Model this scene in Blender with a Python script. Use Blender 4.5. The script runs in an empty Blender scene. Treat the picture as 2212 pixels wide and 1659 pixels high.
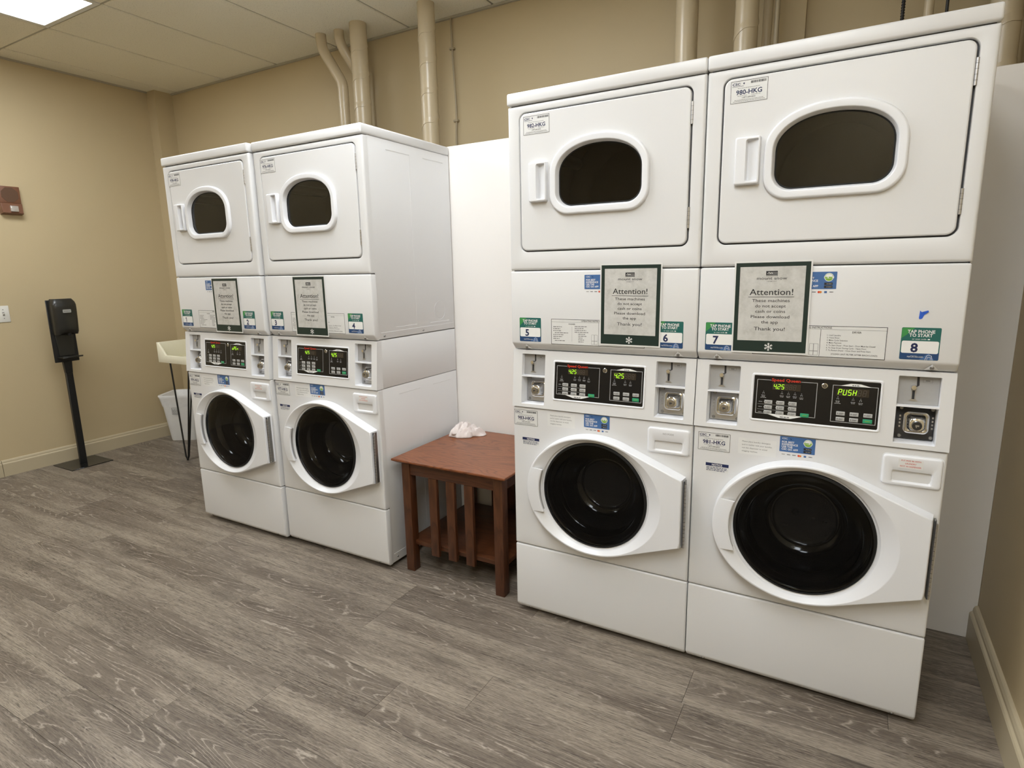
import bpy, bmesh, math, random
from mathutils import Vector, Matrix, noise

random.seed(7)
scene = bpy.context.scene
COL = scene.collection
PI = math.pi

# ------------------------------------------------------------------ camera
CAM = (0.4185, -1.9311, 1.3816)
YAW, PITCH, ROLL = 0.5197, -0.1911, 0.0201
FPX = 1273.2144


def cam_matrix():
    cy, sy = math.cos(YAW), math.sin(YAW)
    cp, sp = math.cos(PITCH), math.sin(PITCH)
    cr, sr = math.cos(ROLL), math.sin(ROLL)
    rz = Matrix(((cy, -sy, 0), (sy, cy, 0), (0, 0, 1)))
    rx = Matrix(((1, 0, 0), (0, cp, -sp), (0, sp, cp)))
    ry = Matrix(((cr, 0, sr), (0, 1, 0), (-sr, 0, cr)))
    r = rz @ rx @ ry
    right, fwd, up = r.col[0], r.col[1], r.col[2]
    m = Matrix.Identity(4)
    for i in range(3):
        m[i][0] = right[i]
        m[i][1] = up[i]
        m[i][2] = -fwd[i]
        m[i][3] = CAM[i]
    return m


cd = bpy.data.cameras.new('camera')
cam = bpy.data.objects.new('camera', cd)
COL.objects.link(cam)
cam.matrix_world = cam_matrix()
cd.sensor_fit = 'HORIZONTAL'
cd.sensor_width = 36.0
cd.lens = FPX / 2212 * 36
cd.clip_start = 0.02
scene.camera = cam

# ------------------------------------------------------------------ world / exposure
w = bpy.data.worlds.new('world')
scene.world = w
w.use_nodes = True
w.node_tree.nodes['Background'].inputs[0].default_value = (0.9, 0.92, 1.0, 1)
w.node_tree.nodes['Background'].inputs[1].default_value = 0.05
scene.view_settings.view_transform = 'Standard'
scene.view_settings.look = 'None'
scene.view_settings.exposure = 0.0
scene.view_settings.gamma = 1.0
scene.view_settings.use_curve_mapping = False
LAMP = 19.2          # radiance of the fluorescent diffusers
LAMP_COLOR = (0.93, 0.97, 1.0)

# ------------------------------------------------------------------ materials
MATS = {}


def nodes_of(name):
    m = bpy.data.materials.new(name)
    m.use_nodes = True
    nt = m.node_tree
    b = nt.nodes['Principled BSDF']
    MATS[name] = m
    return m, nt, b


def N(nt, t, **kw):
    n = nt.nodes.new(t)
    for k, v in kw.items():
        setattr(n, k, v)
    return n


def mat(name, col, rough=0.5, metal=0.0, var=0.04, scale=30.0, bump=0.0, bscale=200.0,
        emit=None, estr=0.0, coat=0.0, spec=0.5, trans=0.0, aniso=None):
    m, nt, b = nodes_of(name)
    tc = N(nt, 'ShaderNodeTexCoord')
    nz = N(nt, 'ShaderNodeTexNoise')
    nz.inputs['Scale'].default_value = scale
    nz.inputs['Detail'].default_value = 3
    if aniso:
        mp = N(nt, 'ShaderNodeMapping')
        mp.inputs['Scale'].default_value = aniso
        nt.links.new(tc.outputs['Object'], mp.inputs[0])
        nt.links.new(mp.outputs[0], nz.inputs['Vector'])
    else:
        nt.links.new(tc.outputs['Object'], nz.inputs['Vector'])
    mx = N(nt, 'ShaderNodeMix', data_type='RGBA')
    mx.inputs[6].default_value = tuple(c * (1 - var) for c in col) + (1,)
    mx.inputs[7].default_value = tuple(min(1, c * (1 + var)) for c in col) + (1,)
    nt.links.new(nz.outputs[0], mx.inputs[0])
    nt.links.new(mx.outputs[2], b.inputs['Base Color'])
    b.inputs['Roughness'].default_value = rough
    b.inputs['Metallic'].default_value = metal
    b.inputs['Specular IOR Level'].default_value = spec
    b.inputs['Coat Weight'].default_value = coat
    b.inputs['Transmission Weight'].default_value = trans
    if bump > 0:
        n2 = N(nt, 'ShaderNodeTexNoise')
        n2.inputs['Scale'].default_value = bscale
        n2.inputs['Detail'].default_value = 2
        nt.links.new(tc.outputs['Object'], n2.inputs['Vector'])
        bp = N(nt, 'ShaderNodeBump')
        bp.inputs['Strength'].default_value = bump
        bp.inputs['Distance'].default_value = 0.001
        nt.links.new(n2.outputs[0], bp.inputs['Height'])
        nt.links.new(bp.outputs[0], b.inputs['Normal'])
    if emit:
        b.inputs['Emission Color'].default_value = tuple(emit) + (1,)
        b.inputs['Emission Strength'].default_value = estr
    return m


mat('wall_paint', (0.515, 0.42, 0.26), 0.55, var=0.03, scale=3, bump=0.25, bscale=260)
mat('trim_paint', (0.49, 0.42, 0.29), 0.4, var=0.03, scale=6)
mat('panel_white', (0.80, 0.77, 0.735), 0.45, var=0.015, scale=5, bump=0.08, bscale=150)
mat('enamel', (0.695, 0.695, 0.70), 0.36, var=0.008, scale=4, bump=0.05, bscale=900)
mat('plastic_white', (0.76, 0.77, 0.80), 0.30, var=0.01, scale=8)
mat('seam_dark', (0.05, 0.05, 0.055), 0.6)
mat('drum_dark', (0.006, 0.006, 0.0065), 0.09, var=0.2, scale=12, spec=1.0)
mat('drum_back', (0.016, 0.016, 0.017), 0.24, var=0.15, scale=30, spec=0.6)
mat('drum_metal', (0.025, 0.025, 0.027), 0.35, metal=0.3, var=0.3, scale=20)
mat('rubber_dark', (0.010, 0.010, 0.010), 0.55, spec=0.25)
mat('steel', (0.50, 0.50, 0.51), 0.33, metal=1.0, var=0.12, scale=60)
mat('chrome', (0.78, 0.78, 0.78), 0.10, metal=1.0, var=0.05)
mat('zinc', (0.30, 0.295, 0.285), 0.45, metal=1.0, var=0.2, scale=120)
mat('brass_dull', (0.36, 0.33, 0.28), 0.4, metal=1.0, var=0.15, scale=90)
mat('black_plate', (0.018, 0.018, 0.02), 0.3)
mat('coin_grey', (0.36, 0.355, 0.35), 0.45, var=0.05, scale=60)
mat('keypad_black', (0.006, 0.006, 0.007), 0.22, spec=0.4)
mat('key_grey', (0.50, 0.50, 0.49), 0.4)
mat('key_green', (0.03, 0.33, 0.17), 0.4)
mat('line_grey', (0.40, 0.40, 0.40), 0.5)
mat('led_window', (0.03, 0.022, 0.015), 0.25)
mat('led_off', (0.055, 0.045, 0.035), 0.4)
mat('led_on', (0.2, 0.6, 0.02), 0.5, emit=(0.50, 1.0, 0.02), estr=1.1)
mat('led_amber', (0.7, 0.6, 0.1), 0.5, emit=(0.9, 0.9, 0.1), estr=1.0)
mat('ink_black', (0.018, 0.018, 0.02), 0.6)
mat('ink_grey', (0.17, 0.17, 0.17), 0.6)
mat('ink_pale', (0.35, 0.34, 0.33), 0.6)
mat('ink_navy', (0.008, 0.016, 0.075), 0.6)
mat('ink_red', (0.60, 0.035, 0.012), 0.5)
mat('ink_orange', (0.65, 0.20, 0.02), 0.5)
mat('ink_white', (0.80, 0.80, 0.79), 0.5)
mat('sticker_white', (0.70, 0.70, 0.69), 0.4)
mat('sticker_silver', (0.60, 0.59, 0.56), 0.4)
mat('sticker_blue', (0.055, 0.14, 0.34), 0.4)
mat('sticker_navy', (0.012, 0.055, 0.16), 0.4)
mat('sticker_teal', (0.012, 0.12, 0.105), 0.4)
mat('sticker_green', (0.045, 0.26, 0.07), 0.4)
mat('badge_green', (0.22, 0.42, 0.05), 0.4)
mat('sign_green', (0.010, 0.026, 0.022), 0.35)
mat('paper_white', (0.73, 0.73, 0.72), 0.35)
mat('tape_blue', (0.02, 0.10, 0.55), 0.6)
mat('stand_black', (0.010, 0.010, 0.010), 0.42, bump=0.1, bscale=300)
mat('stand_gloss', (0.009, 0.009, 0.009), 0.16)
mat('dispenser_black', (0.020, 0.019, 0.016), 0.30)
mat('badge_silver', (0.45, 0.46, 0.45), 0.35, metal=0.4)
mat('tub_cream', (0.78, 0.75, 0.60), 0.35, var=0.02)
mat('rod_black', (0.008, 0.008, 0.008), 0.4)
mat('bin_white', (0.70, 0.70, 0.69), 0.4)
mat('liner', (0.74, 0.74, 0.74), 0.3, var=0.08, scale=40, bump=0.6, bscale=40)
mat('alarm_bronze', (0.17, 0.075, 0.042), 0.4, bump=0.1, bscale=300)
mat('alarm_grille', (0.10, 0.05, 0.026), 0.55, bump=0.4, bscale=500)
mat('alarm_lens', (0.62, 0.58, 0.55), 0.10, metal=0.5)
mat('switch_ivory', (0.72, 0.71, 0.66), 0.4)
mat('pipe_paint', (0.54, 0.455, 0.315), 0.27, var=0.03, scale=6, bump=0.12, bscale=60)
mat('cable_black', (0.015, 0.015, 0.016), 0.5)
mat('cable_paint', (0.36, 0.30, 0.20), 0.5)
mat('cloth_white', (0.74, 0.67, 0.64), 0.85, var=0.05, scale=60, bump=0.3, bscale=700)
mat('foot_black', (0.02, 0.02, 0.02), 0.6)
mat('lamp_frame', (0.72, 0.72, 0.68), 0.4)


def glass_mat(name, tint, ior=1.35):
    m, nt, b = nodes_of(name)
    nt.nodes.remove(b)
    out = nt.nodes['Material Output']
    tr = N(nt, 'ShaderNodeBsdfTransparent')
    tc = N(nt, 'ShaderNodeTexCoord')
    nz = N(nt, 'ShaderNodeTexNoise')
    nz.inputs['Scale'].default_value = 6
    nt.links.new(tc.outputs['Object'], nz.inputs['Vector'])
    mx = N(nt, 'ShaderNodeMix', data_type='RGBA')
    mx.inputs[6].default_value = tuple(c * 0.85 for c in tint) + (1,)
    mx.inputs[7].default_value = tuple(tint) + (1,)
    nt.links.new(nz.outputs[0], mx.inputs[0])
    nt.links.new(mx.outputs[2], tr.inputs[0])
    gl = N(nt, 'ShaderNodeBsdfGlossy')
    gl.inputs['Roughness'].default_value = 0.03
    fr = N(nt, 'ShaderNodeFresnel')
    fr.inputs['IOR'].default_value = ior
    ms = N(nt, 'ShaderNodeMixShader')
    nt.links.new(fr.outputs[0], ms.inputs[0])
    nt.links.new(tr.outputs[0], ms.inputs[1])
    nt.links.new(gl.outputs[0], ms.inputs[2])
    nt.links.new(ms.outputs[0], out.inputs[0])
    return m


glass_mat('glass_washer', (0.55, 0.56, 0.57), 1.30)
glass_mat('glass_dryer', (0.42, 0.41, 0.40), 1.58)
glass_mat('lens_clear', (0.9, 0.88, 0.85), 1.4)


def ramp(nt, pts):
    r = N(nt, 'ShaderNodeValToRGB')
    e = r.color_ramp.elements
    while len(e) < len(pts):
        e.new(0.5)
    for i, (p, c) in enumerate(pts):
        e[i].position = p
        e[i].color = (c, c, c, 1) if not isinstance(c, tuple) else tuple(c) + (1,)
    return r


def math_node(nt, op, a, b=None, c=None):
    n = N(nt, 'ShaderNodeMath', operation=op)
    for i, v in enumerate((a, b, c)):
        if v is None:
            continue
        if isinstance(v, (int, float)):
            n.inputs[i].default_value = v
        else:
            nt.links.new(v, n.inputs[i])
    return n.outputs[0]


def noise_node(nt, vec, sc=(1, 1, 1), scale=1.0, detail=2.0, rough=0.5, dist=0.0):
    mp = N(nt, 'ShaderNodeMapping')
    mp.inputs['Scale'].default_value = sc
    nt.links.new(vec, mp.inputs[0])
    nz = N(nt, 'ShaderNodeTexNoise')
    nz.inputs['Scale'].default_value = scale
    nz.inputs['Detail'].default_value = detail
    nz.inputs['Roughness'].default_value = rough
    nz.inputs['Distortion'].default_value = dist
    nt.links.new(mp.outputs[0], nz.inputs['Vector'])
    return nz.outputs[0]


def mix_col(nt, fac, a, b, blend='MIX'):
    n = N(nt, 'ShaderNodeMix', data_type='RGBA', blend_type=blend)
    for i, v in ((0, fac), (6, a), (7, b)):
        if isinstance(v, tuple):
            n.inputs[i].default_value = v + (1,) if len(v) == 3 else v
        elif isinstance(v, (int, float)):
            n.inputs[i].default_value = v
        else:
            nt.links.new(v, n.inputs[i])
    return n.outputs[2]


def floor_mat():
    m, nt, b = nodes_of('vinyl_plank')
    tc = N(nt, 'ShaderNodeTexCoord')
    oi = N(nt, 'ShaderNodeObjectInfo')
    cb = N(nt, 'ShaderNodeCombineXYZ')
    nt.links.new(math_node(nt, 'MULTIPLY', oi.outputs['Random'], 61.0), cb.inputs[0])
    nt.links.new(math_node(nt, 'MULTIPLY', oi.outputs['Random'], 23.0), cb.inputs[1])
    nt.links.new(math_node(nt, 'MULTIPLY', oi.outputs['Random'], 117.0), cb.inputs[2])
    va = N(nt, 'ShaderNodeVectorMath', operation='ADD')
    nt.links.new(tc.outputs['Object'], va.inputs[0])
    nt.links.new(cb.outputs[0], va.inputs[1])
    v = va.outputs[0]
    # growth-ring contours: nested long ovals along the plank
    n1 = noise_node(nt, v, (1.15, 9.5, 1), 1.0, 1.2, 0.45, 0.25)
    rings = math_node(nt, 'FRACT', math_node(nt, 'MULTIPLY', n1, 23.0))
    wob = noise_node(nt, v, (40, 160, 1), 1.0, 2.0)
    rings2 = math_node(nt, 'ADD', rings, math_node(nt, 'MULTIPLY', math_node(nt, 'SUBTRACT', wob, 0.5), 0.55))
    line = ramp(nt, [(0.0, 0.0), (0.36, 0.0), (0.5, 1.0), (0.60, 0.1), (0.72, 0.0)])
    nt.links.new(rings2, line.inputs[0])
    # where the cathedral figure shows
    msk = ramp(nt, [(0.46, 0.0), (0.56, 1.0)])
    nt.links.new(noise_node(nt, v, (1.1, 7.5, 1), 1.0, 2.0), msk.inputs[0])
    brk = ramp(nt, [(0.35, 0.15), (0.6, 1.0)])
    nt.links.new(noise_node(nt, v, (14, 40, 1), 1.0, 2.0), brk.inputs[0])
    lmask = math_node(nt, 'MULTIPLY', math_node(nt, 'MULTIPLY', line.outputs[0], msk.outputs[0]), brk.outputs[0])
    # long straight fibres
    fib = noise_node(nt, v, (9, 230, 1), 1.0, 5.0, 0.7, 0.15)
    fr = ramp(nt, [(0.38, 0.0), (0.60, 1.0)])
    nt.links.new(fib, fr.inputs[0])
    fleck = noise_node(nt, v, (45, 520, 1), 1.0, 2.0, 0.6)
    flr = ramp(nt, [(0.52, 0.0), (0.66, 1.0)])
    nt.links.new(fleck, flr.inputs[0])
    # broad tone
    tone = noise_node(nt, v, (0.9, 12.0, 1), 1.0, 3.0, 0.6, 0.3)
    tr = ramp(nt, [(0.37, 0.0), (0.58, 1.0)])
    nt.links.new(tone, tr.inputs[0])
    c1 = mix_col(nt, fr.outputs[0], (0.070, 0.053, 0.041), (0.335, 0.282, 0.222))
    c2 = mix_col(nt, tr.outputs[0], (0.090, 0.069, 0.053), (0.355, 0.300, 0.238))
    c = mix_col(nt, 0.45, c1, c2)
    pore = noise_node(nt, v, (16, 380, 1), 1.0, 3.0, 0.65, 0.2)
    prr = ramp(nt, [(0.34, 1.0), (0.47, 0.0)])
    nt.links.new(pore, prr.inputs[0])
    c = mix_col(nt, math_node(nt, 'MULTIPLY', prr.outputs[0], 0.9), c, (0.045, 0.033, 0.026))
    c = mix_col(nt, math_node(nt, 'MULTIPLY', flr.outputs[0], 0.45), c, (0.46, 0.40, 0.33))
    # figure ground is darker, ring lines are limed
    c = mix_col(nt, math_node(nt, 'MULTIPLY', msk.outputs[0], 0.55), c, (0.095, 0.072, 0.056))
    c = mix_col(nt, math_node(nt, 'MULTIPLY', lmask, 0.85), c, (0.47, 0.41, 0.34))
    # knots
    vo = N(nt, 'ShaderNodeTexVoronoi')
    mp = N(nt, 'ShaderNodeMapping')
    mp.inputs['Scale'].default_value = (1.5, 3.9, 1)
    nt.links.new(v, mp.inputs[0])
    nt.links.new(mp.outputs[0], vo.inputs['Vector'])
    vo.inputs['Scale'].default_value = 1.0
    kn = ramp(nt, [(0.0, 1.0), (0.07, 0.75), (0.19, 0.0)])
    kd = math_node(nt, 'ADD', vo.outputs['Distance'], math_node(nt, 'MULTIPLY', math_node(nt, 'SUBTRACT', wob, 0.5), 0.12))
    nt.links.new(kd, kn.inputs[0])
    c = mix_col(nt, math_node(nt, 'MULTIPLY', kn.outputs[0], 0.55), c, (0.045, 0.034, 0.028))
    hv = N(nt, 'ShaderNodeHueSaturation')
    nt.links.new(c, hv.inputs['Color'])
    nt.links.new(math_node(nt, 'ADD', math_node(nt, 'MULTIPLY', oi.outputs['Random'], 0.10), 0.84), hv.inputs['Value'])
    nt.links.new(hv.outputs[0], b.inputs['Base Color'])
    b.inputs['Roughness'].default_value = 0.42
    b.inputs['Specular IOR Level'].default_value = 0.35
    bp = N(nt, 'ShaderNodeBump')
    bp.inputs['Strength'].default_value = 0.25
    bp.inputs['Distance'].default_value = 0.0006
    nt.links.new(fib, bp.inputs['Height'])
    nt.links.new(bp.outputs[0], b.inputs['Normal'])


floor_mat()


def oak_mat(name, dark, light, sc, rings_n):
    """stained oak; sc stretches the grain (small factor = along the grain)"""
    m, nt, b = nodes_of(name)
    tc = N(nt, 'ShaderNodeTexCoord')
    v = tc.outputs['Object']
    n1 = noise_node(nt, v, tuple(s * 1.0 for s in sc), 1.0, 1.5, 0.5, 0.4)
    rings = math_node(nt, 'FRACT', math_node(nt, 'MULTIPLY', n1, rings_n))
    r1 = ramp(nt, [(0.0, 0.1), (0.10, 0.0), (0.30, 0.8), (0.75, 1.0), (1.0, 0.55)])
    nt.links.new(rings, r1.inputs[0])
    fib = noise_node(nt, v, tuple(s * 22.0 for s in sc), 1.0, 3.0, 0.6)
    r2 = ramp(nt, [(0.35, 0.0), (0.65, 1.0)])
    nt.links.new(fib, r2.inputs[0])
    c = mix_col(nt, r1.outputs[0], dark, light)
    c = mix_col(nt, math_node(nt, 'MULTIPLY', r2.outputs[0], 0.5), c, tuple(d * 0.85 for d in dark))
    nt.links.new(c, b.inputs['Base Color'])
    b.inputs['Roughness'].default_value = 0.33
    bp = N(nt, 'ShaderNodeBump')
    bp.inputs['Strength'].default_value = 0.15
    bp.inputs['Distance'].default_value = 0.0005
    nt.links.new(fib, bp.inputs['Height'])
    nt.links.new(bp.outputs[0], b.inputs['Normal'])


oak_mat('oak_top', (0.145, 0.042, 0.013), (0.265, 0.088, 0.032), (2.0, 9, 6), 15.0)
oak_mat('oak_leg', (0.055, 0.018, 0.007), (0.098, 0.034, 0.013), (11, 11, 1.3), 9.0)
oak_mat('oak_rail', (0.055, 0.018, 0.007), (0.098, 0.034, 0.013), (1.3, 11, 11), 9.0)


def ceiling_mat():
    m, nt, b = nodes_of('ceiling_tile_board')
    tc = N(nt, 'ShaderNodeTexCoord')
    oi = N(nt, 'ShaderNodeObjectInfo')
    cb = N(nt, 'ShaderNodeCombineXYZ')
    nt.links.new(math_node(nt, 'MULTIPLY', oi.outputs['Random'], 31.0), cb.inputs[0])
    nt.links.new(math_node(nt, 'MULTIPLY', oi.outputs['Random'], 17.0), cb.inputs[1])
    va = N(nt, 'ShaderNodeVectorMath', operation='ADD')
    nt.links.new(tc.outputs['Object'], va.inputs[0])
    nt.links.new(cb.outputs[0], va.inputs[1])
    v = va.outputs[0]
    pit = ramp(nt, [(0.28, 0.0), (0.40, 1.0)])
    nt.links.new(noise_node(nt, v, (1, 1, 1), 150.0, 2.0, 0.5), pit.inputs[0])
    pt2 = ramp(nt, [(0.3, 0.0), (0.5, 1.0)])
    nt.links.new(noise_node(nt, v, (1, 1, 1), 260.0, 2.0, 0.6), pt2.inputs[0])
    base = mix_col(nt, noise_node(nt, v, (1, 1, 1), 2.0, 2.0), (0.80, 0.76, 0.63), (0.85, 0.805, 0.67))
    c = mix_col(nt, pit.outputs[0], (0.58, 0.545, 0.44), base)
    c = mix_col(nt, math_node(nt, 'MULTIPLY', pt2.outputs[0], 0.15), c, (0.66, 0.63, 0.55))
    nt.links.new(c, b.inputs['Base Color'])
    b.inputs['Roughness'].default_value = 0.9
    bp = N(nt, 'ShaderNodeBump')
    bp.inputs['Strength'].default_value = 0.5
    bp.inputs['Distance'].default_value = 0.002
    nt.links.new(pit.outputs[0], bp.inputs['Height'])
    nt.links.new(bp.outputs[0], b.inputs['Normal'])


ceiling_mat()
mat('tee_paint', (0.42, 0.39, 0.31), 0.5)


def lamp_mat():
    m, nt, b = nodes_of('lamp_diffuser')
    tc = N(nt, 'ShaderNodeTexCoord')
    nz = noise_node(nt, tc.outputs['Object'], (9, 1.3, 1), 1.0, 2.0, 0.5, 0.3)
    r = ramp(nt, [(0.3, 0.82), (0.7, 1.06)])
    nt.links.new(nz, r.inputs[0])
    b.inputs['Base Color'].default_value = (0.8, 0.8, 0.78, 1)
    b.inputs['Roughness'].default_value = 0.4
    b.inputs['Emission Color'].default_value = LAMP_COLOR + (1,)
    nt.links.new(math_node(nt, 'MULTIPLY', r.outputs[0], LAMP), b.inputs['Emission Strength'])


lamp_mat()


def sign_paper_mat():
    m, nt, b = nodes_of('sign_paper')
    tc = N(nt, 'ShaderNodeTexCoord')
    n1 = noise_node(nt, tc.outputs['Object'], (1, 1, 1), 25.0, 6.0, 0.7)
    r = ramp(nt, [(0.3, (0.45, 0.445, 0.42)), (0.5, (0.55, 0.545, 0.525)), (0.7, (0.62, 0.615, 0.595))])
    nt.links.new(n1, r.inputs[0])
    nt.links.new(r.outputs[0], b.inputs['Base Color'])
    b.inputs['Roughness'].default_value = 0.3


sign_paper_mat()

# ------------------------------------------------------------------ mesh helpers
CACHE = {}


class MB:
    """collects geometry with material slots, builds ONE mesh"""

    def __init__(self):
        self.v, self.f, self.m, self.mats, self.smooth = [], [], [], [], []

    def mi(self, name):
        if name not in self.mats:
            self.mats.append(name)
        return self.mats.index(name)

    def add(self, verts, faces, mname, smooth=False):
        o = len(self.v)
        k = self.mi(mname)
        self.v.extend(tuple(p) for p in verts)
        for f in faces:
            self.f.append([i + o for i in f])
            self.m.append(k)
            self.smooth.append(smooth)

    def add_bm(self, bm, mname, smooth=False):
        bm.verts.ensure_lookup_table()
        bm.verts.index_update()
        self.add([v.co[:] for v in bm.verts], [[v.index for v in f.verts] for f in bm.faces], mname, smooth)
        bm.free()

    def box(self, x0, x1, y0, y1, z0, z1, mname, bev=0.0, seg=2, smooth=None):
        bm = bmesh.new()
        bmesh.ops.create_cube(bm, size=1)
        for v in bm.verts:
            v.co = Vector(((x0 + x1) / 2 + v.co.x * (x1 - x0), (y0 + y1) / 2 + v.co.y * (y1 - y0),
                           (z0 + z1) / 2 + v.co.z * (z1 - z0)))
        if bev > 0:
            bmesh.ops.bevel(bm, geom=bm.edges[:], offset=bev, segments=seg, profile=0.5, affect='EDGES')
        self.add_bm(bm, mname, bev > 0 if smooth is None else smooth)

    def prism(self, poly, axis, a0, a1, mname, bev=0.0, seg=2):
        """poly of 2-D points extruded along axis (x: poly=(y,z); y: poly=(x,z); z: poly=(x,y))"""
        bm = bmesh.new()

        def P(p, a):
            return {'x': (a, p[0], p[1]), 'y': (p[0], a, p[1]), 'z': (p[0], p[1], a)}[axis]
        A = [bm.verts.new(P(p, a0)) for p in poly]
        B = [bm.verts.new(P(p, a1)) for p in poly]
        n = len(poly)
        bm.faces.new(A)
        bm.faces.new(list(reversed(B)))
        for i in range(n):
            bm.faces.new((A[i], B[i], B[(i + 1) % n], A[(i + 1) % n]))
        bmesh.ops.recalc_face_normals(bm, faces=bm.faces[:])
        if bev > 0:
            bmesh.ops.bevel(bm, geom=bm.edges[:], offset=bev, segments=seg, profile=0.5, affect='EDGES')
        self.add_bm(bm, mname, bev > 0)

    def loft(self, loops, mname, cap0=False, cap1=False, smooth=True, closed=True):
        n = len(loops[0])
        vs = [p for l in loops for p in l]
        fs = []
        for a in range(len(loops) - 1):
            for i in range(n if closed else n - 1):
                j = (i + 1) % n
                fs.append([a * n + i, a * n + j, (a + 1) * n + j, (a + 1) * n + i])
        if cap0:
            fs.append(list(reversed(range(n))))
        if cap1:
            fs.append([(len(loops) - 1) * n + i for i in range(n)])
        self.add(vs, fs, mname, smooth)

    def cyl(self, p0, p1, r0, r1=None, n=16, mname='steel', caps=True, smooth=True):
        r1 = r0 if r1 is None else r1
        p0, p1 = Vector(p0), Vector(p1)
        d = (p1 - p0).normalized()
        u = d.orthogonal().normalized()
        w_ = d.cross(u)
        L = []
        for p, r in ((p0, r0), (p1, r1)):
            L.append([p + r * (math.cos(2 * PI * i / n) * u + math.sin(2 * PI * i / n) * w_) for i in range(n)])
        self.loft(L, mname, smooth=smooth)
        if caps:
            self.add(L[0], [list(range(n))], mname)
            self.add(L[1], [list(range(n))], mname)

    def tube(self, pts, r, n=14, mname='pipe_paint', caps=True):
        pts = [Vector(p) for p in pts]
        L = []
        u = None
        for i, p in enumerate(pts):
            d = (pts[min(i + 1, len(pts) - 1)] - pts[max(i - 1, 0)]).normalized()
            if u is None:
                u = d.orthogonal().normalized()
            else:
                u = (u - d * u.dot(d)).normalized()
            w_ = d.cross(u)
            rr_ = r[i] if isinstance(r, (list, tuple)) else r
            L.append([p + rr_ * (math.cos(2 * PI * k / n) * u + math.sin(2 * PI * k / n) * w_) for k in range(n)])
        self.loft(L, mname)
        if caps:
            self.add(L[0], [list(range(n))], mname)
            self.add(L[-1], [list(range(n))], mname)

    # flat print in the XZ plane (y = depth)
    def rect(self, x0, x1, z0, z1, y, mname):
        self.add([(x0, y, z0), (x1, y, z0), (x1, y, z1), (x0, y, z1)], [[0, 1, 2, 3]], mname)

    def poly(self, pts, y, mname):
        self.add([(p[0], y, p[1]) for p in pts], [list(range(len(pts)))], mname)

    def disc(self, cx, cz, r, y, mname, n=20, rz=None):
        rz = r if rz is None else rz
        self.poly([(cx + r * math.cos(2 * PI * i / n), cz + rz * math.sin(2 * PI * i / n)) for i in range(n)], y, mname)

    def rrect(self, x0, x1, z0, z1, r, y, mname):
        self.poly([(p[0], p[2]) for p in rr(x0, x1, z0, z1, r, 0, 4)], y, mname)

    def stroke(self, pts, wd, y, mname):
        for a, b in zip(pts[:-1], pts[1:]):
            a, b = Vector((a[0], a[1])), Vector((b[0], b[1]))
            d = (b - a)
            if d.length < 1e-6:
                continue
            d.normalize()
            n = Vector((-d.y, d.x)) * wd / 2
            e = d * wd * 0.3
            self.poly([a - n - e, b - n + e, b + n + e, a + n - e], y, mname)

    def frame(self, x0, x1, z0, z1, t, y, mname):
        self.rect(x0, x1, z1 - t, z1, y, mname)
        self.rect(x0, x1, z0, z0 + t, y, mname)
        self.rect(x0, x0 + t, z0 + t, z1 - t, y, mname)
        self.rect(x1 - t, x1, z0 + t, z1 - t, y, mname)

    def text(self, s, x, z, size, y, mname, align='C', bold=0.0, sx=1.0, width=None):
        vs, fs, w_ = text_geo(s, bold)
        if width:
            sx = width / (w_ * size)
        off = {'L': 0, 'C': -w_ / 2, 'R': -w_}[align]
        self.add([(x + (a + off) * size * sx, y, z + b * size) for a, b in vs], fs, mname)

    def greek(self, x0, x1, z, h, y, mname, gap=0.35):
        """a line of unreadable fine print: short dashes"""
        x = x0
        while x < x1 - 1e-5:
            w_ = min(random.uniform(1.2, 4.0) * h, x1 - x)
            self.rect(x, x + w_, z, z + h * 0.75, y, mname)
            x += w_ + gap * h * 1.6

    def mesh(self, name):
        me = bpy.data.meshes.new(name)
        me.from_pydata(self.v, [], self.f)
        for mn in self.mats:
            me.materials.append(MATS[mn])
        me.polygons.foreach_set('material_index', self.m)
        me.polygons.foreach_set('use_smooth', self.smooth)
        me.update()
        if any(self.smooth):
            bm = bmesh.new()
            bm.from_mesh(me)
            bmesh.ops.remove_doubles(bm, verts=bm.verts[:], dist=1e-6)
            bmesh.ops.recalc_face_normals(bm, faces=bm.faces[:])
            for e in bm.edges:
                if len(e.link_faces) == 2 and e.calc_face_angle(0) > 0.75:
                    e.smooth = False
            bm.to_mesh(me)
            bm.free()
        return me

    def build(self, name, parent=None, **kw):
        o = bpy.data.objects.new(name, self.mesh(name))
        return place(o, parent, **kw)


def place(o, parent=None, **kw):
    COL.objects.link(o)
    if parent is not None:
        o.parent = parent
    tag(o, **kw)
    return o


def tag(o, label=None, cat=None, group=None, kind=None):
    for k, v in (('label', label), ('category', cat), ('group', group), ('kind', kind)):
        if v:
            o[k] = v
    return o


def empty(name, loc, rz=0.0, **kw):
    o = bpy.data.objects.new(name, None)
    o.empty_display_size = 0.1
    COL.objects.link(o)
    o.location = loc
    o.rotation_euler = (0, 0, rz)
    return tag(o, **kw)


def shared(key, name, parent, fn, **kw):
    """object whose mesh data is shared between alike pieces"""
    if key not in CACHE:
        mb = MB()
        fn(mb)
        CACHE[key] = mb.mesh(name)
    return place(bpy.data.objects.new(name, CACHE[key]), parent, **kw)


TEXTS = {}


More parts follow.
